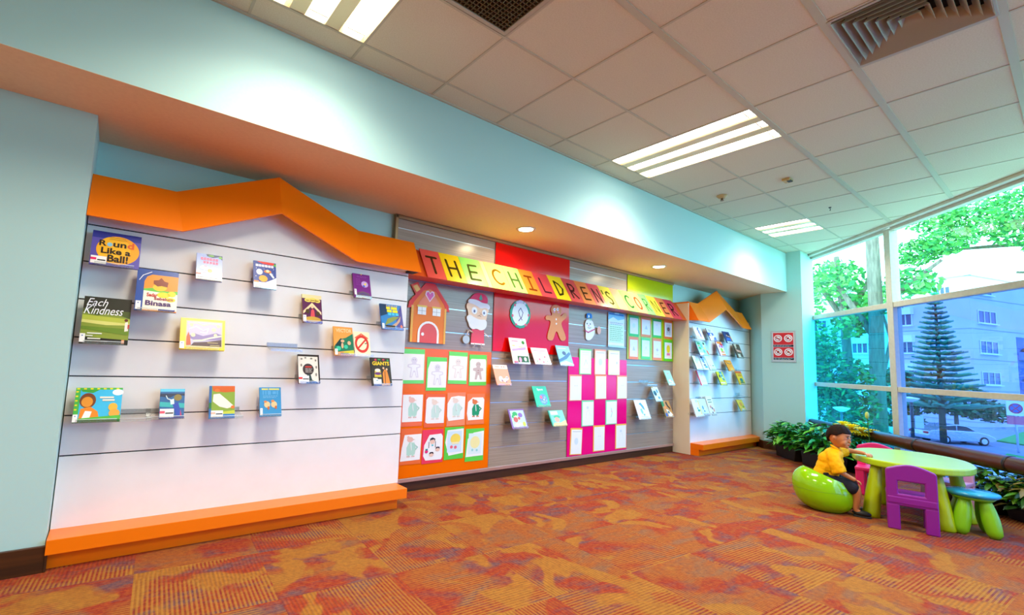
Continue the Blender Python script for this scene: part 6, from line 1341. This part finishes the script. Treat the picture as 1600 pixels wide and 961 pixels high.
# dark car further left, mostly hidden
c2 = empty('parked_car', (41.6, 9.0, GZ), math.radians(-40)); tag(c2, 'dark car mostly hidden behind the boy and the yellow flowers', 'car')
b = MB(); b.prism(low, (-.82, .82), mat('dark_paint', '#2a3440', .25, metal=.4)); b.build('body', c2, bevel=.06, seg=3)
b = MB(); b.prism(cab, (-.66, .66), M_cg); b.build('cabin', c2, bevel=.05, seg=3)
for s in (-1, 1):
    for x in (-1.33, 1.33):
        b = MB(); b.tube([(x, s * .66, .32), (x, s * .84, .32)], .32, M_ty, 20); b.build('wheel', c2)

# ---- lamp posts and road signs
def lamp(base, h, rad, lab):
    r = empty('street_lamp', base); tag(r, lab, 'street lamp', 'dish-topped street lamps')
    b = MB(); b.tube([(0, 0, 0), (0, 0, h - rad * .45)], [.06, .03], mat('post_grey', '#4a5a60', .5), 12); b.build('post', r)
    b = MB(); b.lathe([(rad * .22, h - rad * .50), (rad * .62, h - rad * .28), (rad, h), (rad * .92, h + rad * .08), (.04, h + rad * .22)], mat('lamp_white', '#eef4f4', .4), 28); b.build('lamp_dish', r)
lamp((17.84, 4.50, GZ), 3.69, .21, 'street lamp with wide white dish in the lower left window pane')
lamp((43.5, 7.3, GZ), 3.4 + .02, .50, 'street lamp with white dish just right of the mullion')
r = empty('road_sign', (42.5, 7.05, GZ)); tag(r, 'dark post with two pale rectangular plates left of the silver car', 'road sign')
b = MB(); b.tube([(0, 0, 0), (0, 0, 3.2)], .07, mat('post_dark', '#20282c', .5), 10); b.build('post', r)
for s in (-1, 1):
    b = MB(); M4 = Matrix.Rotation(math.radians(-37), 4, 'Z'); b.box(s * .42 - .28, s * .42 + .28, -.02, .02, 1.55, 2.35, mat('plate_pale', '#b8ccd4', .5), M=M4); b.build('plate', r)
r = empty('no_parking_sign', (50.5, 3.2, GZ), math.radians(-62)); tag(r, 'white road sign with red-ringed circle and red plate below, right of the silver car', 'road sign')
b = MB(); b.tube([(0, .04, 0), (0, .04, 3.3)], .06, mat('post_pale', '#c0ccd4', .5), 10); b.build('post', r)
b = MB(); b.box(-.46, .46, -.02, .02, 2.5, 3.5, mat('plate_white', '#f4f6f8', .5)); b.build('plate', r)
art([('e', '#d02a34', .5, .5, .38, .35), ('e', '#2a5ab8', .5, .5, .30, .275), ('l', '#d02a34', [(.26, .72), (.74, .28)], .07), ('l', '#d02a34', [(.26, .28), (.74, .72)], .07)], .92, 1.0, r, y0=-.022, z0=2.5)
b = MB(); b.box(-.46, .46, -.02, .02, 1.9, 2.46, mat('plate_red', '#e0607a', .5)); b.build('lower_plate', r)
